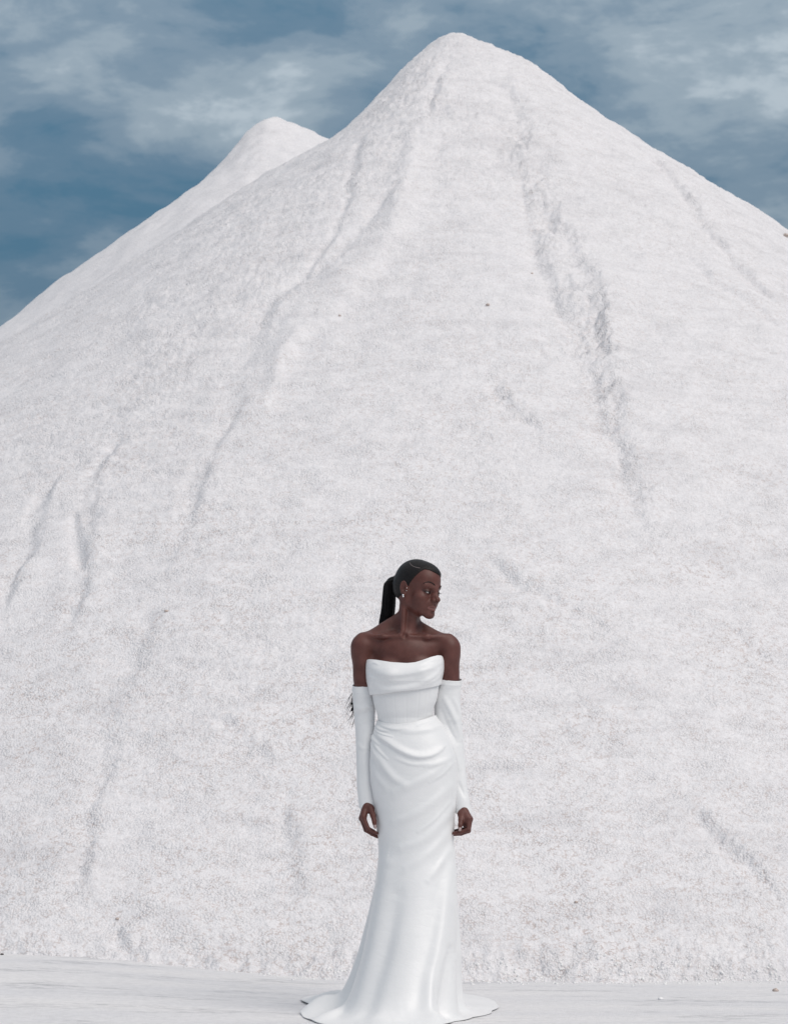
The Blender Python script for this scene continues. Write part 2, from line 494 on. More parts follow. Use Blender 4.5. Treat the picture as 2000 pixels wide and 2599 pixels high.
def mound_detail(x, y, z0):
    d = CAM_D + y
    sp = np.clip(d / 11.0, 1, 2.2)
    rough = np.full(x.shape, 0.45)
    dz = np.zeros(x.shape)
    for k, (pl, w, dep, rg) in enumerate(GROOVES):
        wob = 0.8 * w * fbm(x * 2.2, y * 1.6, 4, 60 + k, 0.6)
        dist, sg, al = poly_dist(x + wob, y, pl)
        ww = w * (0.55 + 0.45 * np.sin(np.pi * np.clip(al, 0.12, 0.88)))
        ends = smooth(0.0, 0.16, al) * smooth(1.0, 0.84, al)
        prof = np.exp(-(dist / ww) ** 2) * (0.2 + 0.8 * ends)
        fade = np.clip(0.8 + 1.3 * fbm(x * 1.5, y * 1.3, 2, 80 + k), 0.38, 1.4) * ends
        sd_ = sg * dist
        # a slumped edge: shallow trough, steep bank on the right of it, long easy fall beyond
        bank = smooth(-0.7 * ww, 0.7 * ww, sd_) * np.exp(-(np.maximum(sd_, 0) / (4.0 * ww)) ** 2)
        dz += dep * fade * (0.9 * bank - 0.8 * np.exp(-((sd_ + 0.8 * ww) / ww) ** 2))
        rough += 1.15 * rg * prof
    for pl, w, ht in RIDGES:
        dist, sg, al = poly_dist(x, y, pl)
        prof = np.exp(-(dist / w) ** 2) * smooth(0, 0.12, al) * smooth(1, 0.8, al)
        dz += ht * prof
        rough *= 1 - 0.75 * prof
    for pl, w in ROUGH:
        dist, sg, al = poly_dist(x, y, pl)
        rough += 0.40 * np.exp(-(dist / w) ** 2)
    patch = fbm(x * 0.9 + 5, y * 0.7, 3, 20)
    rough *= np.clip(1.0 + 1.3 * patch, 0.25, 2.2)
    # creeping crusts: short level streaks lying across the fall line, tilting with the heap
    ang = 0.30 * np.clip((x - XC) / 2.5, -1, 1)
    u = x * np.cos(ang) + y * np.sin(ang) * 0.6
    v = y * 1.24 - x * np.sin(ang)
    st = fbm(u * 3.4, v * 11.0, 4, 31, 0.6)
    st = st + 0.7 * fbm(u * 16.0, v * 36.0, 2, 33)
    dz += 0.0150 * rough * st * np.sqrt(sp)
    dz += 0.026 * fbm(u * 1.8, v * 3.4, 5, 37, 0.55)
    dz += 0.030 * np.clip(fbm(u * 0.9 + 9, v * 3.2, 3, 39) - 0.12, 0, 1)
    return dz, rough
def mound_grain(x, y, sc):
    g = np.abs(perlin(x * 62 / sc, y * 50 / sc, 51)) - 0.2
    g = g + 0.6 * perlin(x * 118 / sc, y * 95 / sc, 52)
    return g

def fan_grid(y0, y1, dy0, ncol, half):
    ys = [y0]
    while ys[-1] < y1:
        ys.append(ys[-1] + dy0 * ((CAM_D + ys[-1]) / 11.0) ** 1.15)
    ys = np.array(ys)
    s = np.linspace(-half, half, ncol)
    wing = np.array([0.03, 0.08, 0.16, 0.28, 0.46, 0.7, 1.0, 1.5]) * 1.0
    s = np.concatenate([-half - wing[::-1], s, half + wing])
    Y, S = np.meshgrid(ys, s, indexing='ij')
    return S * (CAM_D + Y), Y
X, Y = fan_grid(0.55, 14.6, 0.0108, 600, 0.195)
extra = np.array([14.8, 15.2, 16, 17, 18.5, 21, 25])
X = np.vstack([X, np.repeat(X[-1:], len(extra), 0)]); Y = np.vstack([Y, np.repeat(extra[:, None], X.shape[1], 1)])
Z0 = mound_base(X, Y)
DZ, RGH = mound_detail(X, Y, Z0)
sc = np.clip((CAM_D + Y) / 11.2, 1, 2)
Z = Z0 + DZ + mound_grain(X, Y, sc) * 0.0042 * (0.65 + 0.5 * np.clip(RGH, 0, 1.6)) * sc ** 0.5
# ragged toe of the heap, then bury the sheet well under the ground
toe = 0.06 * fbm(X * 1.3, Y * 0.6, 3, 71) * smooth(1.2, 0.0, Z0) + 0.032 * fbm(X * 9, Y * 8, 4, 72, 0.65) * smooth(0.30, 0.02, Z0)
Z = Z + toe
Z = np.where(Z0 < -0.35, np.maximum(Z, -0.5), Z)
MOUND_V = np.stack([X, Y, Z], -1)
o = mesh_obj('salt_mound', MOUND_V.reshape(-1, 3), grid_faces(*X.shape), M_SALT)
o['kind'] = 'structure'; o['label'] = 'tall heap of white sea salt with grooves running down its face'
stain_shade = np.clip(1.1 - 0.13 * (Z - 0.0), 0.42, 1.0)  # strength of the gap staining and painted grain shadow, weaker higher up
add_attr(o, 'stain_shade', stain_shade.ravel())

# the second heap behind, its peak showing over the left shoulder
bx = np.linspace(-9, 4, 360); by = np.concatenate([np.linspace(6.5, 17, 300), [18, 20, 24, 28]])
BX, BY = np.meshgrid(bx, by)
BZ = back_h(BX, BY) + 0.03 * np.clip(fbm(BX * 2.5, BY * 2, 3, 95), 0, 1) + 0.045 * fbm(BX * 6, BY * 9, 3, 96) * np.exp(-(((BX + 1.4) / 0.7) ** 2 + ((BY - 16.0) / 1.0) ** 2)) + 0.012 * fbm(BX * 5, BY * 9, 3, 93) + 0.006 * fbm(BX * 18, BY * 20, 2, 94)
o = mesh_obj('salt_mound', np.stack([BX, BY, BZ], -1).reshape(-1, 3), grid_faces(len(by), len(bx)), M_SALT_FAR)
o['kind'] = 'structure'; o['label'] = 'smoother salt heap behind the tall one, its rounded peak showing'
add_attr(o, 'stain_shade', np.full(BX.size, 0.25))

# loose crystals lying on the foot of the heap and spilled on the ground
def crystals():
    n = 9000
    yy = 0.85 + 0.8 * RNG.random(n) ** 1.3
    xx = (RNG.random(n) * 2 - 1) * 0.19 * (CAM_D + yy)
    zm = mound_base(xx, yy)
    # sample the built sheet
    rows = MOUND_V[:, 0, 1]
    i = np.clip(np.searchsorted(rows, yy) - 1, 0, len(rows) - 2)
    S = MOUND_V[0, :, 0] / (CAM_D + rows[0])
    j = np.clip(np.searchsorted(S, xx / (CAM_D + yy)) - 1, 0, len(S) - 2)
    t = (yy - rows[i]) / (rows[i + 1] - rows[i])
    zz = MOUND_V[i, j, 2] * (1 - t) + MOUND_V[i + 1, j, 2] * t
    zg = ground_h(xx, yy)
    spill = zz < zg
    keep = (~spill) | ((zz > zg - 0.16) & (RNG.random(n) < 0.6 * np.clip(1 - (zg - zz) / 0.16, 0, 1) ** 2))
    zz = np.maximum(zz, zg)
    xx, yy, zz = xx[keep], yy[keep], zz[keep]; n = len(xx)
    size = (0.0022 + 0.0040 * RNG.random(n) ** 2.2) * np.where(RNG.random(n) < 0.02, 1.7, 1.0)
    c8 = np.array([[a, b, c] for a in (-1, 1) for b in (-1, 1) for c in (-1, 1)], float)
    fc = np.array([[0, 1, 3, 2], [4, 6, 7, 5], [0, 4, 5, 1], [2, 3, 7, 6], [0, 2, 6, 4], [1, 5, 7, 3]])
    q = RNG.normal(size=(n, 4)); q /= np.linalg.norm(q, axis=1)[:, None]
    w, x, y, z = q.T
    R = np.stack([1 - 2 * (y * y + z * z), 2 * (x * y - w * z), 2 * (x * z + w * y), 2 * (x * y + w * z), 1 - 2 * (x * x + z * z), 2 * (y * z - w * x),
                  2 * (x * z - w * y), 2 * (y * z + w * x), 1 - 2 * (x * x + y * y)], -1).reshape(n, 3, 3)
    loc = c8[None] * size[:, None, None] * (0.6 + 0.7 * RNG.random((n, 1, 3))) * (0.75 + 0.5 * RNG.random((n, 8, 1)))
    V = np.einsum('nij,nkj->nki', R, loc) + np.stack([xx, yy, zz - size * 0.15], -1)[:, None]
    F = (fc[None] + (np.arange(n) * 8)[:, None, None]).reshape(-1, 4)
    o = mesh_obj('salt_crystals', V.reshape(-1, 3), F, M_CRYST, shade=True)
    o['kind'] = 'stuff'; o['label'] = 'loose white salt crystals spilled along the foot of the heap'; o['category'] = 'salt'
crystals()

# a few stones and stained clods that stand out on the salt
def clod(name, px, py, r, mat, label, cat, on_ground=False, seed=0):
    if on_ground:
        d = FPX * CAM_H / (py - HORIZ); y = d - CAM_D
        for _ in range(4):
            x = (px - 1000) / FPX * (CAM_D + y); y = FPX * (CAM_H - float(ground_h(np.array(x), np.array(y)))) / (py - HORIZ) - CAM_D
        c = np.array([x, y, float(ground_h(np.array(x), np.array(y))) + r * 0.3])
    else:
        h = ray_hit(px, py); i = np.argmin(np.abs(MOUND_V[:, 0, 1] - h[1])); j = np.argmin(np.abs(MOUND_V[i, :, 0] - h[0]))
        c = MOUND_V[i, j] + np.array([0, -0.2 * r, 0.35 * r])
    me_v, me_f = [], []
    rg = np.random.default_rng(seed)
    nu, nv = 10, 14
    ph = np.linspace(0.02, np.pi - 0.02, nu); th = np.arange(nv) / nv * 2 * np.pi
    D = np.stack([np.sin(ph)[:, None] * np.cos(th), np.sin(ph)[:, None] * np.sin(th), np.cos(ph)[:, None] + 0 * th], -1)
    rr = 1 + 0.55 * fbm(D[..., 0] * 1.7 + seed * 3.3, D[..., 1] * 1.7 + D[..., 2] * 1.3, 3, seed)
    V = D * rr[..., None] * np.array([1.15, 0.9, 0.72]) * r
    o = mesh_obj(name, V.reshape(-1, 3), grid_faces(nu, nv, True), mat)
    o.location = c
    o['label'] = label; o['category'] = cat
clod('pebble', 6, 2424, 0.0075, M_STONE, 'small black pebble where the salt heap meets the ground', 'pebble', True, 1)
clod('salt_clod', 1967, 2516, 0.013, M_CLOD, 'round brown clod lying at the foot of the salt heap', 'clod', True, 2)
clod('salt_clod', 1993, 601, 0.022, M_CLOD, 'brown clod sitting on the skyline ridge of the heap', 'clod', False, 3)
clod('salt_clod', 864, 797, 0.008, M_CLOD, 'lone brown clod beside the smooth raised track on the heap', 'clod', False, 4)
clod('salt_clod', 1236, 781, 0.011, M_CLOD, 'greyish brown clod alone in the middle of the upper heap face', 'clod', False, 5)
clod('salt_clod', 1349, 686, 0.008, M_CLOD, 'small rusty clod beside the long dark groove', 'clod', False, 6)
clod('salt_clod', 423, 1561, 0.010, M_CLOD, 'pinkish clod at the lower end of a shallow track', 'clod', False, 7)
clod('salt_clod', 297, 2327, 0.008, M_CLOD, 'grey clod above the small scooped hollow near the ground', 'clod', False, 8)
clod('salt_clod', 1676, 2537, 0.011, M_CRYST, 'white salt lump lying loose on the packed ground', 'clod', True, 9)
clod('salt_clod', 1463, 2300, 0.008, M_CLOD, 'rosy clod low on the heap face beside the white gown', 'clod', False, 10)

# ================================================================== the woman
person = bpy.data.objects.new('person', None)
COL.objects.link(person)
person.empty_display_size = 0.2
person.location = (0.04, 0, 0)
person['label'] = 'woman in a long white satin gown standing before the salt heap, looking aside'
person['category'] = 'person'
PO = np.array([0.04, 0, 0])
def part(name, V, F, mat, parent=person, shade=True):
    return mesh_obj(name, np.asarray(V) - PO, F, mat, parent, shade)   # children live in the person's frame

def smooth_path(p, n=6):
    p = np.array(p)
    for _ in range(n): p[1:-1] = 0.25 * p[:-2] + 0.5 * p[1:-1] + 0.25 * p[2:]
    return p

# ---- signed distance modelling on a rectilinear grid
class Field:
    def __init__(s, xs, ys, zs):
        s.ax = [np.asarray(a, np.float64) for a in (xs, ys, zs)]
        s.F = np.full([len(a) for a in s.ax], 0.5, np.float32)
    def window(s, lo, hi):
        sl = []
        for a, l, h in zip(s.ax, lo, hi):
            i = max(np.searchsorted(a, l) - 1, 0); j = min(np.searchsorted(a, h) + 1, len(a))
            if j <= i: return None, None
            sl.append(slice(i, j))
        g = np.meshgrid(*[a[q] for a, q in zip(s.ax, sl)], indexing='ij', sparse=True)
        return tuple(sl), g
    def op(s, fn, lo, hi, k, sub=False):
        pad = k + 0.008
        sl, g = s.window(np.asarray(lo) - pad, np.asarray(hi) + pad)
        if sl is None: return
        d = fn(*g).astype(np.float32); a = s.F[sl]
        if sub:
            d = -d; h = np.clip(0.5 - 0.5 * (d - a) / k, 0, 1)
            s.F[sl] = d * (1 - h) + a * h + k * h * (1 - h)
        else:
            h = np.clip(0.5 + 0.5 * (d - a) / k, 0, 1)
            s.F[sl] = d * (1 - h) + a * h - k * h * (1 - h)

def f_cap(a, b, ra, rb, sq=None):
    a = np.asarray(a, float); b = np.asarray(b, float); ab = b - a; L2 = ab @ ab
    def fn(x, y, z):
        px, py, pz = x - a[0], y - a[1], z - a[2]
        t = np.clip((px * ab[0] + py * ab[1] + pz * ab[2]) / L2, 0, 1)
        return np.sqrt((px - t * ab[0]) ** 2 + (py - t * ab[1]) ** 2 + (pz - t * ab[2]) ** 2) - (ra + (rb - ra) * t)
    return fn
def f_ell(c, r, Rm=None):
    c = np.asarray(c, float); r = np.asarray(r, float)
    def fn(x, y, z):
        p = [x - c[0], y - c[1], z - c[2]]
        if Rm is not None: p = [Rm[i, 0] * p[0] + Rm[i, 1] * p[1] + Rm[i, 2] * p[2] for i in range(3)]
        k0 = np.sqrt((p[0] / r[0]) ** 2 + (p[1] / r[1]) ** 2 + (p[2] / r[2]) ** 2)
        k1 = np.sqrt((p[0] / r[0] ** 2) ** 2 + (p[1] / r[1] ** 2) ** 2 + (p[2] / r[2] ** 2) ** 2)
        return k0 * (k0 - 1) / (k1 + 1e-9)
    return fn

def surface_nets(Fd):
    F, (xs, ys, zs) = Fd.F, Fd.ax
    S = F < 0
    c = np.zeros([n - 1 for n in F.shape], np.uint8)
    for i in (0, 1):
        for j in (0, 1):
            for k in (0, 1):
                c += S[i:F.shape[0] - 1 + i, j:F.shape[1] - 1 + j, k:F.shape[2] - 1 + k]
    act = (c > 0) & (c < 8)
    idx = np.argwhere(act)
    ids = np.full(act.shape, -1, np.int32); ids[act] = np.arange(len(idx))
    I, J, K = idx.T
    acc = np.zeros((len(idx), 3)); cnt = np.zeros(len(idx))
    cor = [(i, j, k) for i in (0, 1) for j in (0, 1) for k in (0, 1)]
    for a in cor:
        for ax in range(3):
            if a[ax]: continue
            b = list(a); b[ax] = 1
            va = F[I + a[0], J + a[1], K + a[2]]; vb = F[I + b[0], J + b[1], K + b[2]]
            m = (va < 0) != (vb < 0)
            t = np.where(m, va / np.where(m, va - vb, 1), 0)
            p = np.stack([xs[I + a[0]] + t * (xs[I + b[0]] - xs[I + a[0]]), ys[J + a[1]] + t * (ys[J + b[1]] - ys[J + a[1]]), zs[K + a[2]] + t * (zs[K + b[2]] - zs[K + a[2]])], -1)
            acc += np.where(m[:, None], p, 0); cnt += m
    V = acc / cnt[:, None]
    Q = []
    for ax in range(3):
        A = [slice(None)] * 3; B = [slice(None)] * 3
        A[ax] = slice(0, -1); B[ax] = slice(1, None)
        o1, o2 = [q for q in range(3) if q != ax]
        m = S[tuple(A)] != S[tuple(B)]
        e = np.argwhere(m)
        e = e[(e[:, o1] > 0) & (e[:, o2] > 0) & (e[:, o1] < F.shape[o1] - 1) & (e[:, o2] < F.shape[o2] - 1)]
        ins = S[e[:, 0], e[:, 1], e[:, 2]]
        def cell(d1, d2):
            q = e.copy(); q[:, o1] -= d1; q[:, o2] -= d2
            return ids[q[:, 0], q[:, 1], q[:, 2]]
        q = np.stack([cell(1, 1), cell(0, 1), cell(0, 0), cell(1, 0)], -1)
        flip = ins if ax != 1 else ~ins
        q = np.where(flip[:, None], q, q[:, ::-1])
        Q.append(q)
    Q = np.vstack(Q); Q = Q[(Q >= 0).all(1)]
    return V, Q

# ---- head frame: l = her left, f = forward, u = up
YAW, PITCH, ROLL = math.radians(50), math.radians(9), math.radians(5)
f0 = np.array([math.sin(YAW), -math.cos(YAW), 0]); l0 = np.array([math.cos(YAW), math.sin(YAW), 0]); u0 = np.array([0, 0, 1.0])
f1 = f0 * math.cos(PITCH) - u0 * math.sin(PITCH); u1 = u0 * math.cos(PITCH) + f0 * math.sin(PITCH)
RR = np.array([[math.cos(ROLL), 0, math.sin(ROLL)], [0, 1, 0], [-math.sin(ROLL), 0, math.cos(ROLL)]])
HB = np.stack([RR @ l0, RR @ f1, RR @ u1])             # rows: l, f, u axes in world
HO = np.array([wx(1062.0), 0.005, wz(1502.0) + 0.011])  # between the ears at eye level
def HW(l, f, u): return HO + np.array([l, f, u]) @ HB
def head_ell(c, r, tilt=None):
    Rm = HB if tilt is None else tilt @ HB
    return f_ell(HW(*c), r, Rm), HW(*c) - max(r), HW(*c) + max(r)
def head_cap(a, b, ra, rb):
    A, B = HW(*a), HW(*b); m = max(ra, rb)
    return f_cap(A, B, ra, rb), np.minimum(A, B) - m, np.maximum(A, B) + m

def axis_points(*segs):
    out = []
    for lo, hi, st in segs:
        out.append(np.arange(lo, hi - st * 0.3, st))
    return np.concatenate(out)

def build_cranium(Fd, grow=0.0):
    g = grow
    Fd.op(*head_ell((0, -0.018, 0.034), (0.0715 + g, 0.092 + g, 0.080 + g)), 0.010)
    Fd.op(*head_ell((0, 0.030, 0.040), (0.061 + g, 0.058 + g, 0.062 + g)), 0.020)     # forehead
    Fd.op(*head_ell((0, -0.060, 0.000), (0.058 + g, 0.050 + g, 0.060 + g)), 0.020)    # occiput

def build_head(Fd):
    op = Fd.op
    build_cranium(Fd)
    op(*head_ell((0, 0.036, -0.032), (0.054, 0.050, 0.070)), 0.020)                   # mid face
    for s in (-1, 1):
        op(*head_cap((s * 0.056, -0.002, -0.020), (s * 0.050, 0.006, -0.058), 0.014, 0.013), 0.020)   # ramus
        op(*head_cap((s * 0.050, 0.006, -0.058), (s * 0.013, 0.080, -0.090), 0.014, 0.013), 0.020)    # jaw line
        op(*head_ell((s * 0.042, 0.055, -0.026), (0.019, 0.021, 0.016)), 0.022)                       # cheekbone
        op(*head_ell((s * 0.038, 0.047, -0.052), (0.023, 0.026, 0.034)), 0.022)                       # cheek
        op(*head_cap((s * 0.010, 0.086, 0.019), (s * 0.045, 0.067, 0.022), 0.006, 0.006), 0.018)      # brow ridge
    op(*head_ell((0, 0.0835, -0.0875), (0.0175, 0.0155, 0.016)), 0.018)                   # chin
    op(*head_ell((0, 0.072, -0.058), (0.030, 0.027, 0.026)), 0.014)                   # muzzle
    for s in (-1, 1):
        op(*head_ell((s * 0.031, 0.0945, -0.001), (0.018, 0.0155, 0.0115)), 0.014, sub=True)            # eye sockets
    # nose
    op(*head_cap((0, 0.085, 0.014), (0, 0.106, -0.020), 0.0070, 0.0085), 0.016)
    op(*head_ell((0, 0.1105, -0.0255), (0.0105, 0.0105, 0.0090)), 0.011)
    for s in (-1, 1):
        op(*head_ell((s * 0.0125, 0.0985, -0.0300), (0.0075, 0.0105, 0.0078)), 0.006)
        op(*head_ell((s * 0.0082, 0.1035, -0.0372), (0.0042, 0.0052, 0.0040)), 0.0025, sub=True)
        op(*head_cap((s * 0.0210, 0.0950, -0.0215), (s * 0.0205, 0.0905, -0.0370), 0.0016, 0.0016), 0.005, sub=True)
    for s in (-1, 1):
        op(*head_ell((s * 0.0075, 0.0885, -0.0150), (0.0070, 0.0120, 0.0130)), 0.007)                # side of the nose
    op(*head_ell((0, 0.0835, -0.0440), (0.021, 0.0165, 0.0150)), 0.012)                # under the nose
    # lips
    for s in (-1, 1):
        op(*head_cap((s * 0.0045, 0.1000, -0.0555), (s * 0.021, 0.0880, -0.0595), 0.0060, 0.0030), 0.005)
        op(*head_cap((0, 0.0985, -0.0690), (s * 0.020, 0.0875, -0.0630), 0.0072, 0.0030), 0.005)
        op(*head_cap((0, 0.1065, -0.0615), (s * 0.0245, 0.0910, -0.0610), 0.0017, 0.0014), 0.0028, sub=True)
    op(*head_cap((-0.010, 0.1010, -0.0800), (0.010, 0.1010, -0.0800), 0.003, 0.003), 0.008, sub=True)
    op(*head_cap((0, 0.1065, -0.043), (0, 0.1055, -0.050), 0.0018, 0.0018), 0.005, sub=True)
    # eyelids: a shell over the eyeball with an almond opening
    for s in (-1, 1):
        c = (s * 0.031, 0.0705, -0.002)
        fn, lo, hi = head_ell(c, (0.0150, 0.0140, 0.0140))
        cen = HW(*c)
        def lidfn(x, y, z, fn=fn, cen=cen, s=s):
            l = HB[0, 0] * (x - cen[0]) + HB[0, 1] * (y - cen[1]) + HB[0, 2] * (z - cen[2])
            f = HB[1, 0] * (x - cen[0]) + HB[1, 1] * (y - cen[1]) + HB[1, 2] * (z - cen[2])
            u = HB[2, 0] * (x - cen[0]) + HB[2, 1] * (y - cen[1]) + HB[2, 2] * (z - cen[2])
            top = 0.0022 - 13.0 * l * l + 0.12 * l * s; bot = -0.0044 + 13.0 * l * l + 0.12 * l * s
            opening = np.maximum(np.maximum(u - top, bot - u), 0.004 - f)
            return np.maximum(fn(x, y, z), -opening)
        op(lidfn, lo, hi, 0.004)
    # ears
    for s in (-1, 1):
        an = math.radians(-22) * s
        az = math.radians(14)
        R1 = np.array([[math.cos(an), -math.sin(an), 0], [math.sin(an), math.cos(an), 0], [0, 0, 1]])
        R2 = np.array([[1, 0, 0], [0, math.cos(az), math.sin(az)], [0, -math.sin(az), math.cos(az)]])
        T = R2 @ R1
        op(*head_ell((s * 0.0735, -0.014, -0.006), (0.0080, 0.0175, 0.0300), T), 0.004)
        op(*head_ell((s * 0.0830, -0.0125, -0.001), (0.0085, 0.0115, 0.0215), T), 0.003, sub=True)
        op(*head_cap((s * 0.077, -0.016, 0.010), (s * 0.077, -0.019, -0.012), 0.0022, 0.0028), 0.003)
        op(*head_ell((s * 0.0790, -0.0080, -0.009), (0.0095, 0.0058, 0.0080)), 0.002, sub=True)
        op(*head_ell((s * 0.0755, -0.0000, -0.008), (0.0045, 0.0045, 0.0055)), 0.003)
        op(*head_ell((s * 0.0750, -0.006, -0.031), (0.0050, 0.0075, 0.0085)), 0.004)

# ---- hands: wrist, then per finger (knuckle, middle joint, tip); thumb last
HANDS = {
    'near': dict(wrist=P(931, 2040, 0.0), fingers=[
        [P(922, 2073, -0.040), P(934, 2103, -0.048), P(947, 2110, -0.044), P(957, 2115, -0.038)],
        [P(918, 2077, -0.018), P(929, 2107, -0.024), P(945, 2117, -0.020), P(958, 2124, -0.014)],
        [P(919, 2079, 0.004), P(929, 2107, 0.002), P(944, 2117, 0.004), P(956, 2123, 0.008)],
        [P(922, 2078, 0.024), P(931, 2103, 0.024), P(942, 2111, 0.024), P(951, 2117, 0.026)]],
        thumb=[P(940, 2052, -0.022), P(947, 2070, -0.046), P(950, 2085, -0.056), P(952, 2098, -0.060)]),
    'far': dict(wrist=P(1177, 2056, 0.0), fingers=[
        [P(1190, 2078, -0.038), P(1188, 2106, -0.050), P(1168, 2112, -0.052), P(1151, 2115, -0.048)],
        [P(1193, 2079, -0.016), P(1189, 2109, -0.026), P(1170, 2116, -0.028), P(1153, 2118, -0.024)],
        [P(1193, 2080, 0.006), P(1187, 2109, 0.000), P(1169, 2115, 0.000), P(1154, 2116, 0.002)],
        [P(1189, 2080, 0.026), P(1182, 2103, 0.022), P(1166, 2106, 0.020), P(1154, 2108, 0.020)]],
        thumb=[P(1171, 2066, -0.020), P(1170, 2081, -0.040), P(1168, 2094, -0.054), P(1167, 2105, -0.060)]),
}
ARMS = {
    'near': [P(918, 1640, 0.012), P(925, 1832, 0.035), P(931, 2040, 0.0)],
    'far': [P(1141, 1643, 0.012), P(1142, 1838, 0.042), P(1175, 2052, 0.0)],
}

def build_body(Fd):
    op = Fd.op
    def cap(a, b, ra, rb, k):
        a = np.asarray(a); b = np.asarray(b); m = max(ra, rb)
        op(f_cap(a, b, ra, rb), np.minimum(a, b) - m, np.maximum(a, b) + m, k)
    def ell(c, r, k, sub=False, Rm=None):
        c = np.asarray(c); op(f_ell(c, r, Rm), c - max(r), c + max(r), k, sub)
    notch = P(1026, 1616, -0.052)
    # trunk
    ell(P(1031, 1700, 0.012), (0.128, 0.086, 0.155), 0.02)
    ell(P(1030, 1650, 0.012), (0.118, 0.070, 0.070), 0.04)
    ell(P(985, 1712, -0.050), (0.052, 0.044, 0.055), 0.03)
    ell(P(1072, 1712, -0.050), (0.052, 0.044, 0.055), 0.03)
    ell(P(1031, 1820, 0.005), (0.096, 0.074, 0.12), 0.04)
    ell(P(1045, 1935, 0.01), (0.145, 0.10, 0.13), 0.05)
    for px in (995, 1095):
        cap(P(px, 1960, 0.01), P(px + 8, 2250, 0.0), 0.078, 0.050, 0.04)
        cap(P(px + 8, 2250, 0.0), P(px + 6, 2500, 0.03), 0.048, 0.034, 0.02)
        cap(P(px + 6, 2520, 0.03), P(px + 4, 2560, -0.11), 0.030, 0.020, 0.02)
    # shoulders, clavicles, trapezius
    cap(P(930, 1636, 0.014), P(1131, 1638, 0.014), 0.040, 0.040, 0.03)
    cap(P(945, 1690, 0.020), P(1116, 1690, 0.020), 0.040, 0.040, 0.03)
    for sx, pe in ((-1, P(918, 1614, 0.0)), (1, P(1140, 1616, 0.0))):
        cap(notch + np.array([sx * 0.012, 0.004, 0.002]), (notch + pe) / 2 + np.array([0, -0.017, -0.001]), 0.0070, 0.0060, 0.018)
        cap((notch + pe) / 2 + np.array([0, -0.017, -0.001]), pe, 0.0060, 0.010, 0.022)
    cap(P(1030, 1565, 0.048), P(935, 1624, 0.030), 0.032, 0.030, 0.032)
    cap(P(1046, 1580, 0.040), P(1118, 1624, 0.026), 0.022, 0.026, 0.028)
    # neck
    cap(P(1042, 1515, 0.022), P(1035, 1625, 0.018), 0.0425, 0.045, 0.018)
    cap(P(1049, 1555, -0.018), P(1035, 1612, -0.018), 0.020, 0.022, 0.02)              # throat
    cap(HW(-0.055, -0.018, -0.045), notch + np.array([-0.008, 0.004, 0.004]), 0.014, 0.0085, 0.016)   # the tendon that stands out
    cap(HW(0.055, -0.018, -0.045), notch + np.array([0.012, 0.008, 0.004]), 0.009, 0.006, 0.012)
    ell(notch + np.array([0.003, -0.006, 0.006]), (0.010, 0.010, 0.010), 0.010, True)
    for sx in (-1, 1):   # hollows above the collar bones
        ell(notch + np.array([sx * 0.058, -0.010, 0.020]), (0.030, 0.014, 0.008), 0.016, True)
    # arms
    for side, (sh, el, wr) in ARMS.items():
        sx = -1 if side == 'near' else 1
        ell(sh + np.array([sx * 0.004, 0, -0.024]), (0.036, 0.040, 0.058), 0.030)
        cap(sh, el, 0.040, 0.024, 0.02)
        mid = sh * 0.55 + el * 0.45
        ell(mid * 0.0 + sh * 0.62 + el * 0.38 + np.array([sx * 0.001, -0.004, 0]), (0.034, 0.036, 0.08), 0.02)
        up = el * 0.75 + wr * 0.25
        cap(el, up, 0.023, 0.023, 0.012)
        cap(up, wr, 0.022, 0.016, 0.010)
        h = HANDS[side]; wr = h['wrist']
        for q, fg in enumerate(h['fingers']):
            r = (0.0092, 0.0094, 0.0088, 0.0078)[q]
            cap(wr + np.array([0, (q - 1.5) * 0.008, 0]), fg[0], 0.0150, r + 0.0028, 0.009)
            cap(fg[0], fg[1], r + 0.0008, r - 0.0004, 0.004)
            cap(fg[1], fg[2], r - 0.0004, r - 0.0014, 0.003)
            cap(fg[2], fg[3], r - 0.0014, r - 0.0028, 0.003)
        pc = P(925, 2070, -0.016) if sx < 0 else P(1181, 2082, -0.018)
        ell(pc, (0.0105, 0.028, 0.028) if sx < 0 else (0.016, 0.028, 0.032), 0.010)
        th = h['thumb']
        cap(wr, th[0], 0.017, 0.015, 0.012)
        cap(th[0], th[1], 0.0145, 0.0110, 0.008)
        cap(th[1], th[2], 0.0108, 0.0092, 0.005)
        cap(th[2], th[3], 0.0092, 0.0070, 0.004)

Fd = Field(axis_points((-0.22, -0.175, 0.004), (-0.175, -0.055, 0.0024), (-0.055, -0.02, 0.003), (-0.02, 0.215, 0.0016), (0.215, 0.33, 0.0024), (0.33, 0.36, 0.004)),
           axis_points((-0.20, -0.105, 0.005), (-0.105, 0.125, 0.0019), (0.125, 0.17, 0.004)),
           axis_points((-0.02, 0.70, 0.014), (0.70, 0.88, 0.0022), (0.88, 1.40, 0.007), (1.40, 1.585, 0.0027), (1.585, 1.87, 0.0016)))
build_body(Fd)
build_head(Fd)
V, F = surface_nets(Fd)
loc = (V - HO) @ HB.T
body = part('body', V, F, M_SKIN)
l, f, u = loc.T
lipz = np.abs(u + 0.0700)
lw = np.clip(1 - (np.abs(l) / 0.0265) ** 2, 0, 1)
lips = smooth(1.0, 0.72, np.where(u > -0.0613, (u + 0.0613) / 0.0092, -(u + 0.0613) / 0.0130) / np.maximum(np.sqrt(lw), 1e-3)) * (f > 0.078) * (lw > 0.02)
add_attr(body, 'lips', 0.42 * lips)
sh = np.zeros(len(V))
for s in (-1, 1):
    e2 = ((l - s * 0.0315) / 0.0195) ** 2 + ((u - 0.0015) / 0.0095) ** 2
    sh = np.maximum(sh, smooth(1.3, 0.45, e2) * (f > 0.05))
rim = np.zeros(len(V))
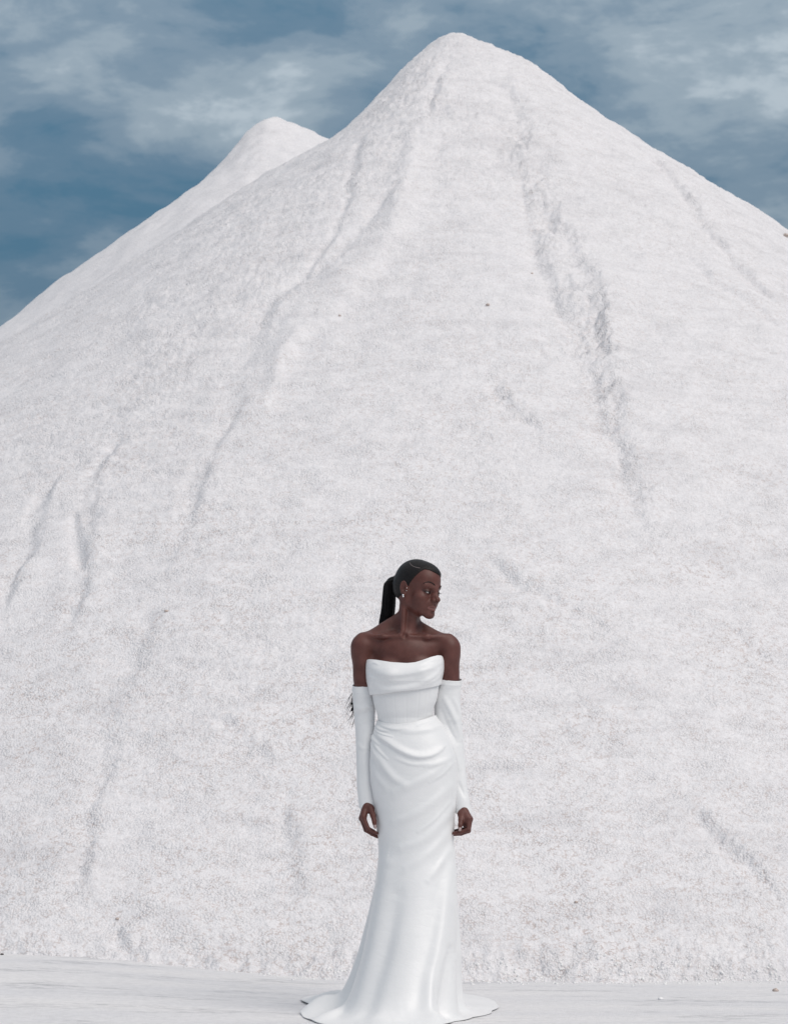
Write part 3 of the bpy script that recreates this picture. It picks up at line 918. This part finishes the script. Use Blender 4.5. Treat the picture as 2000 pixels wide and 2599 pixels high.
for s in (-1, 1):
    q = l - s * 0.031; w_ = u + 0.002
    top = 0.0022 - 13.0 * q * q + 0.12 * q * s; bot = -0.0044 + 13.0 * q * q + 0.12 * q * s
    dd = np.maximum(np.maximum(w_ - top, bot - w_), 0)
    e2 = (q / 0.0175) ** 2 + ((w_ + 0.001) / 0.010) ** 2
    rim = np.maximum(rim, (e2 < 1.0) * smooth(0.0032, 0.0008, dd) * (np.abs(q) < 0.0165) * (f > 0.06))
add_attr(body, 'eyeshadow', np.maximum(0.58 * sh, 0.92 * rim))
def skin_hit(px, py):
    i = np.argmin(np.abs(Fd.ax[0] - wx(px))); k = np.argmin(np.abs(Fd.ax[2] - wz(py)))
    col_ = Fd.F[i, :, k] < 0
    return np.array([wx(px), Fd.ax[1][np.argmax(col_)], wz(py)])
BROW_NEAR = smooth_path([(skin_hit(a, b) - HO) @ HB.T for a, b in spline([(1103.5, 1490.0), (1097, 1484.5), (1088, 1481.0), (1080, 1482.0), (1074, 1485)], 18)], 4)
del Fd

# ---- eyes
def ball(c, r, nu=16, nv=24):
    ph = np.linspace(0, np.pi, nu); th = np.arange(nv) / nv * 2 * np.pi
    D = np.stack([np.sin(ph)[:, None] * np.cos(th), np.sin(ph)[:, None] * np.sin(th), np.cos(ph)[:, None] + 0 * th], -1)
    return (np.asarray(c) + D * np.asarray(r)).reshape(-1, 3), grid_faces(nu, nv, True)
gaze = np.array([0.30, 0.92, -0.18]); gaze /= np.linalg.norm(gaze)
for s in (-1, 1):
    c = HW(s * 0.031, 0.0700, -0.002)
    v, fc = ball(c, 0.0128)
    eye = part('eyeball', v, fc, M_EYE, body)
    gw = gaze @ HB
    a1 = np.cross(gw, [0, 0, 1]); a1 /= np.linalg.norm(a1); a2 = np.cross(gw, a1)
    rr = np.linspace(0, 0.0062, 6); th = np.arange(20) / 20 * 2 * np.pi
    hgt = np.sqrt(np.maximum(0.0131 ** 2 - rr ** 2, 0))
    v = c + hgt[:, None, None] * gw + rr[:, None, None] * (np.cos(th)[None, :, None] * a1 + np.sin(th)[None, :, None] * a2)
    part('iris', v.reshape(-1, 3), grid_faces(6, 20, True), M_IRIS, body)
    # lashes: a dark line along the upper lid, flicked at the outer corner
    ls = np.linspace(-0.0145, 0.0145, 14)
    pts = []
    for q in ls:
        uu = 0.0025 - 13.0 * q * q + 0.12 * q * s
        ff = math.sqrt(max(0.0150 ** 2 - q * q - uu * uu, 1e-6))
        pts.append(HW(s * 0.031 + q, 0.0705 + ff * 0.985, -0.002 + uu))
    pts = pts if s > 0 else pts[::-1]
    lash = [tube(pts, np.linspace(0.0007, 0.0014, 14), 5)]
    for q in range(6, 14):
        b0 = pts[q]; out = HB[1] * 0.55 + HB[0] * s * (0.1 + 0.06 * (q - 6)) - HB[2] * 0.05
        lash.append(tube([b0, b0 + out * 0.006, b0 + out * 0.0105 + HB[2] * 0.0025], [0.0006, 0.0004, 0.0002], 4))
    part('eyelash', *merge(lash), M_HAIR, body)
    # eyebrow: a flattened tapering stroke of short hairs
    bp = spline([(s * 0.0125, 0.0955, 0.0215), (s * 0.026, 0.0910, 0.0290), (s * 0.042, 0.0790, 0.0310), (s * 0.055, 0.0610, 0.0250)], 18)
    if s < 0: bp = BROW_NEAR + np.array([0, 0.0008, 0])
    br = []
    for r_ in range(130):
        q = RNG.random() * 16; i = int(q)
        p0 = bp[i] * (1 - q + i) + bp[min(i + 1, 17)] * (q - i)
        wd = 0.0026 * (1 - q / 17) ** 0.6 + 0.0004
        du = (RNG.random() - 0.5) * 1.6 * wd
        d = bp[min(i + 2, 17)] - bp[i]; d /= np.linalg.norm(d) + 1e-9
        a = HW(*(p0 + [0, 0, du])); b = HW(*(p0 + d * 0.006 + [0, 0, du + 0.0012]))
        br.append(tube([a, (a + b) / 2 + HB[1] * 0.0004, b], [0.0010, 0.0009, 0.0003], 4))
    part('eyebrow', *merge(br), M_HAIR, body)

# ---- finger nails
for side in ('near', 'far'):
    for ch in [HANDS[side]['thumb']] + HANDS[side]['fingers'][:2]:
        d = ch[-1] - ch[-2]; d /= np.linalg.norm(d)
        isth = ch is HANDS[side]['thumb']
        nrm = np.array([0.0, -1.0, 0.12]) if isth else np.array([-0.3 if side == 'near' else 0.3, -0.25, -1.0])
        nrm -= d * (nrm @ d); nrm /= np.linalg.norm(nrm)
        w = np.cross(d, nrm)
        r = 0.0074 if isth else 0.0056
        us = np.linspace(-1, 1, 9); vs = np.linspace(-1, 1, 9)
        vv = []
        for a in vs:
            for b in us:
                wd = (0.0055 if isth else 0.0038) * (1 - 0.25 * max(a, 0) ** 2)
                vv.append(ch[-1] + d * (a * (0.0085 if isth else 0.006) + 0.001) + w * b * wd + nrm * (r + 0.0008 - 0.0020 * b * b - 0.0012 * a * a))
        o = part('fingernail', np.array(vv), grid_faces(9, 9), M_NAIL, body)
        md = o.modifiers.new('thick', 'SOLIDIFY'); md.thickness = 0.0008

# ---- earrings on the ear that shows
er = HW(-0.0815, -0.004, -0.034)
v1 = ball(er + np.array([0, -0.001, 0.0]), (0.0040, 0.0032, 0.0040), 7, 9); v2 = ball(er + np.array([0.0006, -0.0016, -0.0064]), (0.0036, 0.0030, 0.0036), 7, 9)
part('earring', *merge([v1, v2]), M_GEM, person, False)
for q in ((-0.0775, 0.0035, -0.0035), (-0.0775, 0.0045, -0.0145)):
    part('ear_stud', *ball(HW(*q) + np.array([0.001, -0.0035, 0]), 0.0017, 7, 9), M_GEM, person, False)

# ---- hair: sleek cap over the skull with a swooping side part
Hh = Field(axis_points((-0.03, 0.22, 0.0018)), axis_points((-0.14, 0.13, 0.0020)), axis_points((1.63, 1.88, 0.0018)))
build_cranium(Hh, 0.0050)
def to_local(g):
    x, y, z = g
    return [HB[i, 0] * (x - HO[0]) + HB[i, 1] * (y - HO[1]) + HB[i, 2] * (z - HO[2]) for i in range(3)]
Hh.op(*head_ell((0.004, 0.016, 0.064), (0.055, 0.060, 0.042)), 0.015)        # the fuller swept front
g = np.meshgrid(*Hh.ax, indexing='ij', sparse=True)
l_, f_, u_ = to_local(g)
# hairline: forehead line dips on her left; temples run back to the ear; nape behind
front = 0.085 - 0.28 * np.clip(l_ + 0.030, 0, 1) - 0.10 * np.clip(l_ + 0.030, -1, 0) - 0.35 * np.clip(f_ - 0.05, -1, 0) * 0
temple = 0.085 - 1.70 * np.clip(0.046 - f_, 0, 0.09)                          # line falling back from the forehead corner
side = smooth(0.020, 0.050, np.abs(l_))
line = np.where(l_ < 0, np.minimum(front, temple * side + front * (1 - side)), front)
back = smooth(0.004, -0.012, f_)
line = line * (1 - back) + (-0.058 - 0.10 * np.clip(-f_ - 0.02, 0, 0.1)) * back
cut = (line - u_) * 0.72
Hh.F = np.maximum(Hh.F + np.clip(0.0042 - 0.30 * (u_ - line), 0, 0.0042).astype(np.float32), cut.astype(np.float32))
def first_hit(px, py):
    """the hair surface seen at a photo position"""
    i = np.argmin(np.abs(Hh.ax[0] - wx(px))); k = np.argmin(np.abs(Hh.ax[2] - wz(py)))
    j = np.argmax(Hh.F[i, :, k] < 0)
    return np.array([wx(px), Hh.ax[1][j], wz(py)])
V, F = surface_nets(Hh)
hair = part('hair', V, F, M_HAIRCAP)
tax = P(1000, 1470, 0.078) - HO; tax /= np.linalg.norm(tax)
e1_ = np.cross(tax, [0, 0, 1]); e1_ /= np.linalg.norm(e1_); e2_ = np.cross(tax, e1_)
rel = V - HO - np.array([0, 0, 0.03])
add_attr(hair, 'strand', np.arctan2(rel @ e2_, rel @ e1_) * 45)
add_attr(hair, 'along', rel @ tax * 18)
# the parting: a thin line of scalp along the sweep
pp = [first_hit(a, b) for a, b in spline([(1040, 1425), (1040, 1431), (1046, 1438.5), (1057, 1443.5), (1072, 1447)], 24)]
pp = smooth_path(pp)
part('parting', *tube(pp, np.linspace(0.0007, 0.0021, 24), 6), M_SCALP, hair)

# ---- ponytail: tied high at the back, falls behind the shoulder, ends blown out past her arm
tie = P(1002, 1470, 0.075)
path = spline([P(1012, 1468, 0.062), P(991, 1478, 0.088), P(988, 1510, 0.098), P(985, 1550, 0.100), P(976, 1600, 0.105), P(958, 1660, 0.112), P(932, 1720, 0.112), P(908, 1770, 0.105), P(893, 1805, 0.095)], 60)
rad = np.interp(np.linspace(0, 1, 60), [0, 0.05, 0.12, 0.25, 0.45, 0.7, 0.9, 1], [0.014, 0.018, 0.022, 0.026, 0.027, 0.023, 0.016, 0.004])
tubes = [tube(path, rad * 0.80, 20)]
for s in range(210):
    a = RNG.random() * 2 * np.pi; rr0 = 0.55 + 0.50 * RNG.random() ** 0.5
    end = int(60 * (0.72 + 0.28 * RNG.random()))
    tt = np.linspace(0, 1, 60)
    off = np.stack([np.cos(a + 1.2 * tt) * rad * rr0, np.sin(a + 1.2 * tt) * rad * rr0, 0.002 * np.sin(7 * tt + a)], -1)
    sp = (path + off)[:end]
    sp = sp + (np.linspace(0, 1, end) ** 3)[:, None] * RNG.normal(size=3) * np.array([0.008, 0.006, 0.006])
    tubes.append(tube(sp[::2], np.linspace(0.0016, 0.0007, len(sp[::2])), 4))
# wispy ends
for s in range(46):
    st = path[42] + RNG.normal(size=3) * np.array([0.008, 0.006, 0.014])
    en = P(904 - 24 * RNG.random() ** 1.5, 1766 + RNG.random() * 62, 0.09)
    md_ = (st + en) / 2 + np.array([0.004, 0, 0.010]) + RNG.normal(size=3) * 0.006
    cu = RNG.normal() * 0.007
    tubes.append(tube(spline([st, md_, en, en + (en - md_) * (0.1 + 0.35 * RNG.random()) + np.array([-0.002 + cu, 0, -0.010 + abs(cu)])], 16), np.linspace(0.0009, 0.0003, 16), 4))
for s in range(9):   # flyaways
    k = int(12 + 20 * RNG.random()); st = path[k] - np.array([0.02, 0, 0])
    en = path[k + 12] + np.array([-0.026 - 0.014 * RNG.random(), 0, 0])
    tubes.append(tube(spline([path[6], st, en], 14), 0.0004, 3))
part('ponytail', *merge(tubes), M_HAIR, hair)
part('hair_band', *tube([tie + np.array([0.013 * math.cos(q), 0.010 * math.sin(q) + 0.004 * math.cos(q), 0.015 * math.sin(q + 0.6)]) for q in np.linspace(0, 2 * np.pi, 20)], 0.004, 6), M_HAIR, hair)

# ================================================================== the gown
def col_tab(rows):
    r = np.array(rows, float); z = np.array([wz(p) for p in r[:, 0]])[::-1]
    L = np.array([wx(p) for p in r[:, 1]])[::-1]; R = np.array([wx(p) for p in r[:, 2]])[::-1]
    return lambda q: np.interp(q, z, L), lambda q: np.interp(q, z, R)
def fold_field(X, Z, folds):
    """sum of soft ridges; polylines in photo columns/rows, width in mm either side, height mm"""
    d = np.zeros(X.shape)
    for pts, w1, w2, h in folds:
        pl = spline([(wx(a), wz(b)) for a, b in pts], 14)
        dist, sg, al = poly_dist(X, Z, pl)
        w = np.where(sg > 0, w1, w2) * 0.001
        d += h * 0.001 * np.exp(-(dist / w) ** 2) * (0.25 + 0.75 * np.sin(np.pi * np.clip(al, 0.04, 0.96)) ** 0.6)
    return d
def smooth_rows(A, n):
    for _ in range(n):
        A[1:-1] = 0.25 * A[:-2] + 0.5 * A[1:-1] + 0.25 * A[2:]
    return A
NT = 300
TH = np.arange(NT) / NT * 2 * np.pi          # 0 = her left (photo right), -90 deg = towards the camera

# skirt -----------------------------------------------------------
SL, SR = col_tab([(1810, 960, 1101), (1826, 957, 1106), (1848, 951, 1126), (1870, 946, 1137), (1897, 942, 1147), (1923, 940, 1156), (1940, 940, 1158), (1985, 941, 1159),
                  (2037, 950, 1156), (2072, 954, 1153), (2102, 957, 1151), (2133, 961, 1150), (2173, 962, 1150.5), (2200, 960, 1152), (2240, 957, 1153), (2303, 945, 1156),
                  (2347, 936, 1158), (2406, 923, 1160), (2440, 913, 1160), (2495, 893, 1158), (2532, 876, 1154), (2577, 855, 1150)])
def skirt_depth(z):
    zz = [wz(p) for p in (2577, 2500, 2440, 2300, 2200, 2133, 2000, 1923, 1860, 1822)]
    fr = np.interp(z, zz, [-0.40, -0.315, -0.265, -0.185, -0.145, -0.125, -0.125, -0.125, -0.108, -0.088])
    bk = np.interp(z, zz, [0.45, 0.36, 0.30, 0.20, 0.15, 0.13, 0.145, 0.150, 0.120, 0.090])
    return fr, bk
seam_px = np.array([(940, 1824), (957, 1829), (980, 1837), (1012, 1839), (1046, 1835), (1080, 1825), (1107, 1815), (1125, 1812)], float)
def seam_z(x): return np.interp(x, wx(seam_px[:, 0]), wz(seam_px[:, 1]))
NR = 430
tt = np.linspace(0, 1, NR)
ZB = 0.20
zrow = wz(1822) + (ZB - wz(1822)) * tt
L, R_ = SL(zrow), SR(zrow)
FRN, BCK = skirt_depth(zrow)
for A in (L, R_): smooth_rows(A, 40)
for A in (FRN, BCK): smooth_rows(A, 500)
cx = (L + R_) / 2; hw = (R_ - L) / 2
ct, sn = np.cos(TH), np.sin(TH)
SX = cx[:, None] + hw[:, None] * ct[None]
SY = np.where(sn[None] < 0, -FRN[:, None] * sn[None], BCK[:, None] * sn[None])
zs0 = seam_z(SX[0])
SZ = zrow[:, None] + (zs0 - wz(1822))[None] * (smooth(0.16, 0.0, tt))[:, None]
nx_ = ct[None] / np.maximum(hw[:, None], 1e-3); ny_ = sn[None] / np.maximum(np.where(sn[None] < 0, -FRN[:, None], BCK[:, None]), 1e-3)
nl = np.hypot(nx_, ny_); nx_, ny_ = nx_ / nl, ny_ / nl
frontw = smooth(-0.05, 0.35, -ny_)
SK_FOLDS = [
    ([(949, 1843), (962, 1858), (978, 1866), (996, 1871)], 4, 3, 3.5),
    ([(946, 1866), (953, 1888), (966, 1908), (984, 1928)], 5, 4, 3.5),
    ([(945, 1880), (950, 1902), (960, 1925)], 4, 4, 3),
    ([(970, 1843), (1000, 1852), (1030, 1850)], 5, 4, 2.5),
    ([(1060, 1845), (1085, 1838), (1108, 1826)], 5, 5, 2.5),
    ([(1005, 1925), (1045, 1940), (1085, 1940)], 8, 7, 3),
    ([(1090, 1985), (1120, 1965), (1150, 1935)], 8, 6, 3),
    ([(1060, 2110), (1100, 2080), (1140, 2035)], 7, 6, 3),
    # gathers fanning out of the hip seam
    ([(950, 1838), (966, 1852), (984, 1857)], 5, 4, 5),
    ([(947, 1848), (960, 1866), (985, 1884), (1010, 1902), (1040, 1917), (1066, 1922), (1096, 1917), (1120, 1902)], 16, 7, 10),
    ([(946, 1858), (952, 1876), (962, 1890)], 6, 5, 6),
    ([(944, 1872), (955, 1910), (975, 1945), (1000, 1975), (1025, 1990)], 16, 14, 8),
    ([(942, 1930), (955, 1965), (980, 2000)], 12, 14, 5),
    ([(985, 1845), (1040, 1856), (1090, 1850), (1120, 1838)], 16, 14, 5),
    ([(1080, 1945), (1110, 1938), (1140, 1925)], 12, 10, 5),
    # pulls running up towards the far hip
    ([(1000, 2010), (1050, 1988), (1095, 1965), (1130, 1940)], 14, 18, 6),
    ([(1000, 2085), (1045, 2068), (1095, 2035), (1140, 1995)], 15, 18, 6),
    ([(1020, 2150), (1070, 2130), (1110, 2095), (1150, 2045)], 14, 18, 6),
    ([(1030, 2200), (1070, 2175), (1110, 2140), (1148, 2095)], 14, 18, 5),
    ([(1085, 2230), (1115, 2190), (1146, 2140)], 12, 14, 6),
    # long flutes of the flared hem
    ([(1150, 2165), (1128, 2260), (1110, 2370), (1085, 2470), (1045, 2560), (1030, 2585)], 60, 22, 24),
    ([(985, 2190), (968, 2300), (945, 2420), (910, 2530)], 30, 40, 16),
    ([(1010, 2270), (985, 2380), (955, 2480), (915, 2560)], 34, 28, -13),
    ([(1145, 2430), (1125, 2520), (1090, 2580)], 26, 20, 13),
    ([(1130, 2400), (1110, 2480), (1068, 2560)], 16, 16, -9),
    ([(1000, 2565), (975, 2590)], 20, 20, 10),
]
disp = fold_field(SX, SZ, SK_FOLDS) * frontw
# back flutes, out of the photo's sight
flare = smooth(0.75, 0.1, SZ)
disp += (1 - frontw) * flare * 0.022 * np.sin(9 * TH)[None]
disp *= smooth(0.0, 0.02, tt)[:, None]
SX = SX + nx_ * disp; SY = SY + ny_ * disp
# the train: cloth that sweeps down to the ground and spreads
hem = np.array([(0.03, -0.53), (-0.10, -0.53), (-0.225, -0.45), (-0.33, -0.22), (-0.370, -0.05), (-0.378, 0.06), (-0.335, 0.15), (-0.245, 0.21), (-0.335, 0.30), (-0.395, 0.48), (-0.39, 0.62), (-0.30, 0.80),
                (0.0, 0.98), (0.22, 0.98), (0.34, 0.84), (0.415, 0.62), (0.432, 0.42), (0.40, 0.16), (0.315, -0.10), (0.235, -0.27), (0.19, -0.40), (0.12, -0.51)])
hc = np.array([0.02, 0.05])
ha = np.arctan2(hem[:, 1] - hc[1], hem[:, 0] - hc[0]); hr = np.hypot(hem[:, 0] - hc[0], hem[:, 1] - hc[1])
od = np.argsort(ha); ha, hr = ha[od], hr[od]
base_a = np.arctan2(SY[-1] - hc[1], SX[-1] - hc[0])
hrad = np.interp(base_a, np.r_[ha - 2 * np.pi, ha, ha + 2 * np.pi], np.r_[hr, hr, hr])
for _ in range(3): hrad = 0.25 * np.roll(hrad, 1) + 0.5 * hrad + 0.25 * np.roll(hrad, -1)
HX = hc[0] + hrad * np.cos(base_a); HY = hc[1] + hrad * np.sin(base_a)
adeg = np.degrees(base_a) % 360
def lobe(c, w): return np.exp(-(((adeg - c + 180) % 360 - 180) / w) ** 2)
lob = 0.060 * lobe(138, 7) + 0.060 * lobe(181, 8) + 0.012 * lobe(60, 10) + 0.010 * lobe(25, 9) + 0.016 * lobe(110, 8)
lob += 0.026 * lobe(222, 7) + 0.030 * lobe(292, 9) + 0.016 * lobe(262, 7)
NS = 110
ss = np.linspace(0, 1, NS + 1)[1:][:, None]
k0 = 24                                             # rows used to read the slope the skirt falls with
tx, ty, tz = SX[-1] - SX[-k0], SY[-1] - SY[-k0], SZ[-1] - SZ[-k0]
sc_ = (ZB * 0.95) / np.maximum(-tz, 1e-4)
P1 = (SX[-1] + tx * sc_, SY[-1] + ty * sc_, SZ[-1] + tz * sc_)
P3 = (HX, HY, np.full(NT, 0.0030))
P2 = (P1[0] * 0.90 + HX * 0.10, P1[1] * 0.90 + HY * 0.10, np.full(NT, 0.006))
bz = [(1 - ss) ** 3 * p0 + 3 * (1 - ss) ** 2 * ss * p1 + 3 * (1 - ss) * ss ** 2 * p2 + ss ** 3 * p3 for p0, p1, p2, p3 in zip((SX[-1], SY[-1], SZ[-1]), P1, P2, P3)]
TX, TY, TZ = bz
TZ = TZ + ground_h(TX, TY) * smooth(0, 0.6, ss) + lob[None] * np.sin(np.pi * ss ** 2.0 * 0.97)
TZ += 0.006 * fbm(TX * 8, TY * 8, 3, 23) * np.sin(np.pi * ss) ** 2
gx_all = np.vstack([SX, TX]); gy_all = np.vstack([SY, TY]); gz_all = np.vstack([SZ, TZ])
dress = part('dress', np.stack([gx_all, gy_all, gz_all], -1).reshape(-1, 3), grid_faces(NR + NS, NT, True), M_SATIN)
md = dress.modifiers.new('cloth', 'SOLIDIFY'); md.thickness = 0.0025; md.offset = -1

# bodice ----------------------------------------------------------
neck_px = np.array([(915, 1682), (931, 1677), (945, 1675.5), (965, 1678), (1000, 1684.5), (1031, 1687), (1048, 1685), (1065, 1679), (1085, 1671), (1103, 1666), (1112, 1666), (1122, 1672), (1135, 1680)], float)
def neck_z(x): return np.interp(x, wx(neck_px[:, 0]), wz(neck_px[:, 1]))
BL, BR_ = col_tab([(1660, 934, 1121), (1680, 934, 1121), (1700, 935, 1119), (1730, 938, 1114), (1766, 946, 1109), (1790, 951, 1103.5), (1810, 955, 1101.5), (1830, 957, 1102), (1850, 952, 1120)])
def bod_depth(z):
    zz = [wz(p) for p in (1850, 1822, 1766, 1730, 1700, 1675, 1660)]
    return np.interp(z, zz, [-0.092, -0.086, -0.102, -0.116, -0.112, -0.096, -0.090]), np.interp(z, zz, [0.09, 0.086, 0.092, 0.096, 0.098, 0.098, 0.098])
def band(name, ztop, zbot, nr, grow, folds, parent, extra=None):
    """a ring of cloth round the torso between two edges that follow the body across its width"""
    t_ = np.linspace(0, 1, nr)
    xg = wx(1028) + 0.145 * ct
    fr = smooth(0.15, -0.25, sn)
    zt = ztop(xg) * fr + wz(1690) * (1 - fr); zb = zbot(xg)
    Zb = zt[None] + (zb - zt)[None] * t_[:, None]
    Lb, Rb = BL(Zb), BR_(Zb); F_, B_ = bod_depth(Zb)
    ce, h2 = (Lb + Rb) / 2, (Rb - Lb) / 2
    g = grow(t_)[:, None]
    pw = (0.86 + 0.14 * smooth(0.35, 1.0, t_) * (1 if name == 'bodice' else 0))[:, None]
    cc = np.sign(ct)[None] * np.abs(ct)[None] ** pw; s2 = np.sign(sn)[None] * np.abs(sn)[None] ** pw
    Xb = ce + (h2 + g) * cc; Yb = np.where(sn[None] < 0, (-F_ + g) * s2, (B_ + g) * s2)
    Yb = Yb - 0.010 * np.exp(-((Zb - wz(1712)) / 0.032) ** 2) * (np.exp(-((Xb - wx(985)) / 0.034) ** 2) + np.exp(-((Xb - wx(1075)) / 0.034) ** 2)) * (sn[None] < 0)
    fw = smooth(0.0, 0.45, -sn)[None]
    d_ = fold_field(Xb, Zb, folds) * fw
    if extra is not None: d_ = d_ + extra(Xb, Zb, t_) * fw
    Xb = Xb + d_ * cc * 0.6; Yb = Yb + d_ * s2
    o = part(name, np.stack([Xb, Yb, Zb], -1).reshape(-1, 3), grid_faces(nr, NT, True), M_SATIN, parent)
    md = o.modifiers.new('cloth', 'SOLIDIFY'); md.thickness = 0.003; md.offset = -1
    return o
drape_bot = np.array([(930, 1765), (942, 1764), (975, 1762), (1010, 1757), (1060, 1751), (1095, 1745), (1110, 1741), (1130, 1731)], float)
def drape_z(x): return np.interp(x, wx(drape_bot[:, 0]), wz(drape_bot[:, 1]))
def seams(Xb, Zb, t_):   # boning channels of the corset
    s_ = 0
    for px in (975, 1000, 1031, 1062, 1086):
        c0 = wx(1030) + (wx(px) - wx(1030)) * (0.86 + 0.14 * smooth(wz(1830), wz(1760), Zb))
        s_ = s_ - 0.0007 * np.exp(-((Xb - c0) / 0.0022) ** 2)
    return s_
band('bodice', lambda x: drape_z(x) + 0.03, lambda x: seam_z(x) - 0.020, 70, lambda t: -0.007 * smooth(0.55, 0.86, t), [], dress, seams)
DR = [
    ([(938, 1692), (965, 1712), (1000, 1716), (1050, 1710), (1090, 1698), (1119, 1682)], 22, 10, 7),
    ([(936, 1700), (955, 1726), (990, 1740), (1040, 1738), (1085, 1722), (1118, 1700)], 18, 16, -3),
    ([(940, 1735), (975, 1752), (1020, 1752), (1070, 1738), (1112, 1712)], 14, 12, 5),
    ([(1070, 1735), (1100, 1718), (1119, 1695)], 8, 7, 3.5),
    ([(1085, 1738), (1108, 1724), (1120, 1706)], 6, 6, 3),
    ([(936, 1690), (950, 1684), (962, 1690)], 6, 5, 3),
    ([(934, 1712), (945, 1722), (958, 1726)], 6, 5, 4),
    ([(1060, 1692), (1090, 1680), (1116, 1674)], 8, 6, 2.5),
]
band('neckline_drape', neck_z, drape_z, 150, lambda t: 0.004 + 0.006 * np.sin(np.pi * np.clip(t, 0, 1)) ** 0.7 + 0.004 * smooth(0.75, 1.0, t), DR, dress)
# rolled waist seam where the draped skirt starts
xs_ = wx(1030) + 0.145 * ct

# sleeves ---------------------------------------------------------
def sleeve(rows, ymid, dep, folds, nr, cuff_tilt, top_tilt, lip):
    r = np.array(rows, float)
    py = np.linspace(r[0, 0], r[-1, 0], nr)
    Lp = smooth_rows(np.interp(py, r[:, 0], r[:, 1]), 6); Rp = smooth_rows(np.interp(py, r[:, 0], r[:, 2]), 6)
    n2 = 120; th = np.arange(n2) / n2 * 2 * np.pi; c, s = np.cos(th), np.sin(th)
    z = wz(py); ym = np.interp(py, ymid[0], ymid[1])
    a = (wx(Rp) - wx(Lp)) / 2; cxx = (wx(Rp) + wx(Lp)) / 2
    b = a * np.interp(py, dep[0], dep[1])
    X = cxx[:, None] + a[:, None] * c; Y = ym[:, None] + b[:, None] * s
    e0 = smooth(0.12, 0, np.linspace(0, 1, nr))[:, None]; e1 = smooth(0.9, 1, np.linspace(0, 1, nr))[:, None]
    Zs = z[:, None] + e0 * (top_tilt * c[None] + 0.010 * s[None]) + e1 * (cuff_tilt[0] * c[None] + cuff_tilt[1] * s[None])
    fw = smooth(-0.1, 0.5, -s)[None]
    d = 1.1 * fold_field(X, Zs, folds) * fw
    # turned-over band at the opening
    rr = np.linspace(0, 1, nr)[:, None]
    d = d + 0.0022 * smooth(lip, lip * 0.75, rr)
    X = X + d * c; Y = Y + d * s
    o = part('sleeve', np.stack([X, Y, Zs], -1).reshape(-1, 3), grid_faces(nr, n2, True), M_SATIN)
    md = o.modifiers.new('cloth', 'SOLIDIFY'); md.thickness = 0.0028; md.offset = -1
    return o
o = sleeve([(1737, 897, 940), (1762, 896, 946), (1800, 899, 951), (1848, 903, 949), (1900, 905.5, 943), (1960, 907, 943), (2000, 907.5, 945), (2045, 913, 952)],
           ([1737, 1832, 2045], [0.026, 0.034, 0.0]), ([1737, 1830, 2045], [1.05, 0.95, 0.85]),
           [([(900, 1790), (915, 1800), (945, 1788)], 12, 9, 5), ([(902, 1812), (925, 1812), (948, 1800)], 10, 12, -4), ([(930, 1850), (925, 1930), (930, 2020)], 14, 10, 3), ([(910, 1770), (935, 1758)], 8, 8, 3), ([(900, 1828), (918, 1836), (946, 1822)], 8, 8, 1.5), ([(906, 1885), (922, 1900), (940, 1898)], 7, 7, 2)],
           170, (0.006, 0.012), 0.003, 0.075)
o['label'] = 'white sleeve with the dark hair ends showing beside it'
o = sleeve([(1722, 1119, 1171), (1740, 1114, 1169), (1783, 1104, 1167), (1833, 1104, 1171), (1890, 1122, 1175), (1950, 1140, 1180), (2000, 1148, 1184), (2030, 1153, 1190), (2063, 1157, 1195)],
           ([1722, 1838, 2063], [0.026, 0.044, 0.002]), ([1722, 1830, 2063], [0.95, 0.85, 0.85]),
           [([(1128, 1775), (1145, 1810), (1162, 1850), (1170, 1875)], 12, 8, 7), ([(1120, 1800), (1138, 1845), (1160, 1885)], 9, 10, -5), ([(1152, 1775), (1164, 1805), (1168, 1835)], 8, 8, 5),
            ([(1125, 1850), (1150, 1900), (1165, 1950)], 10, 10, 5), ([(1165, 1990), (1178, 2020)], 8, 8, -4), ([(1130, 1745), (1160, 1742)], 9, 9, 2.5), ([(1128, 1822), (1150, 1828), (1169, 1820)], 8, 8, 1.5)],
           170, (-0.002, 0.010), -0.004, 0.05)
o['label'] = 'white sleeve with diagonal creases at the elbow'
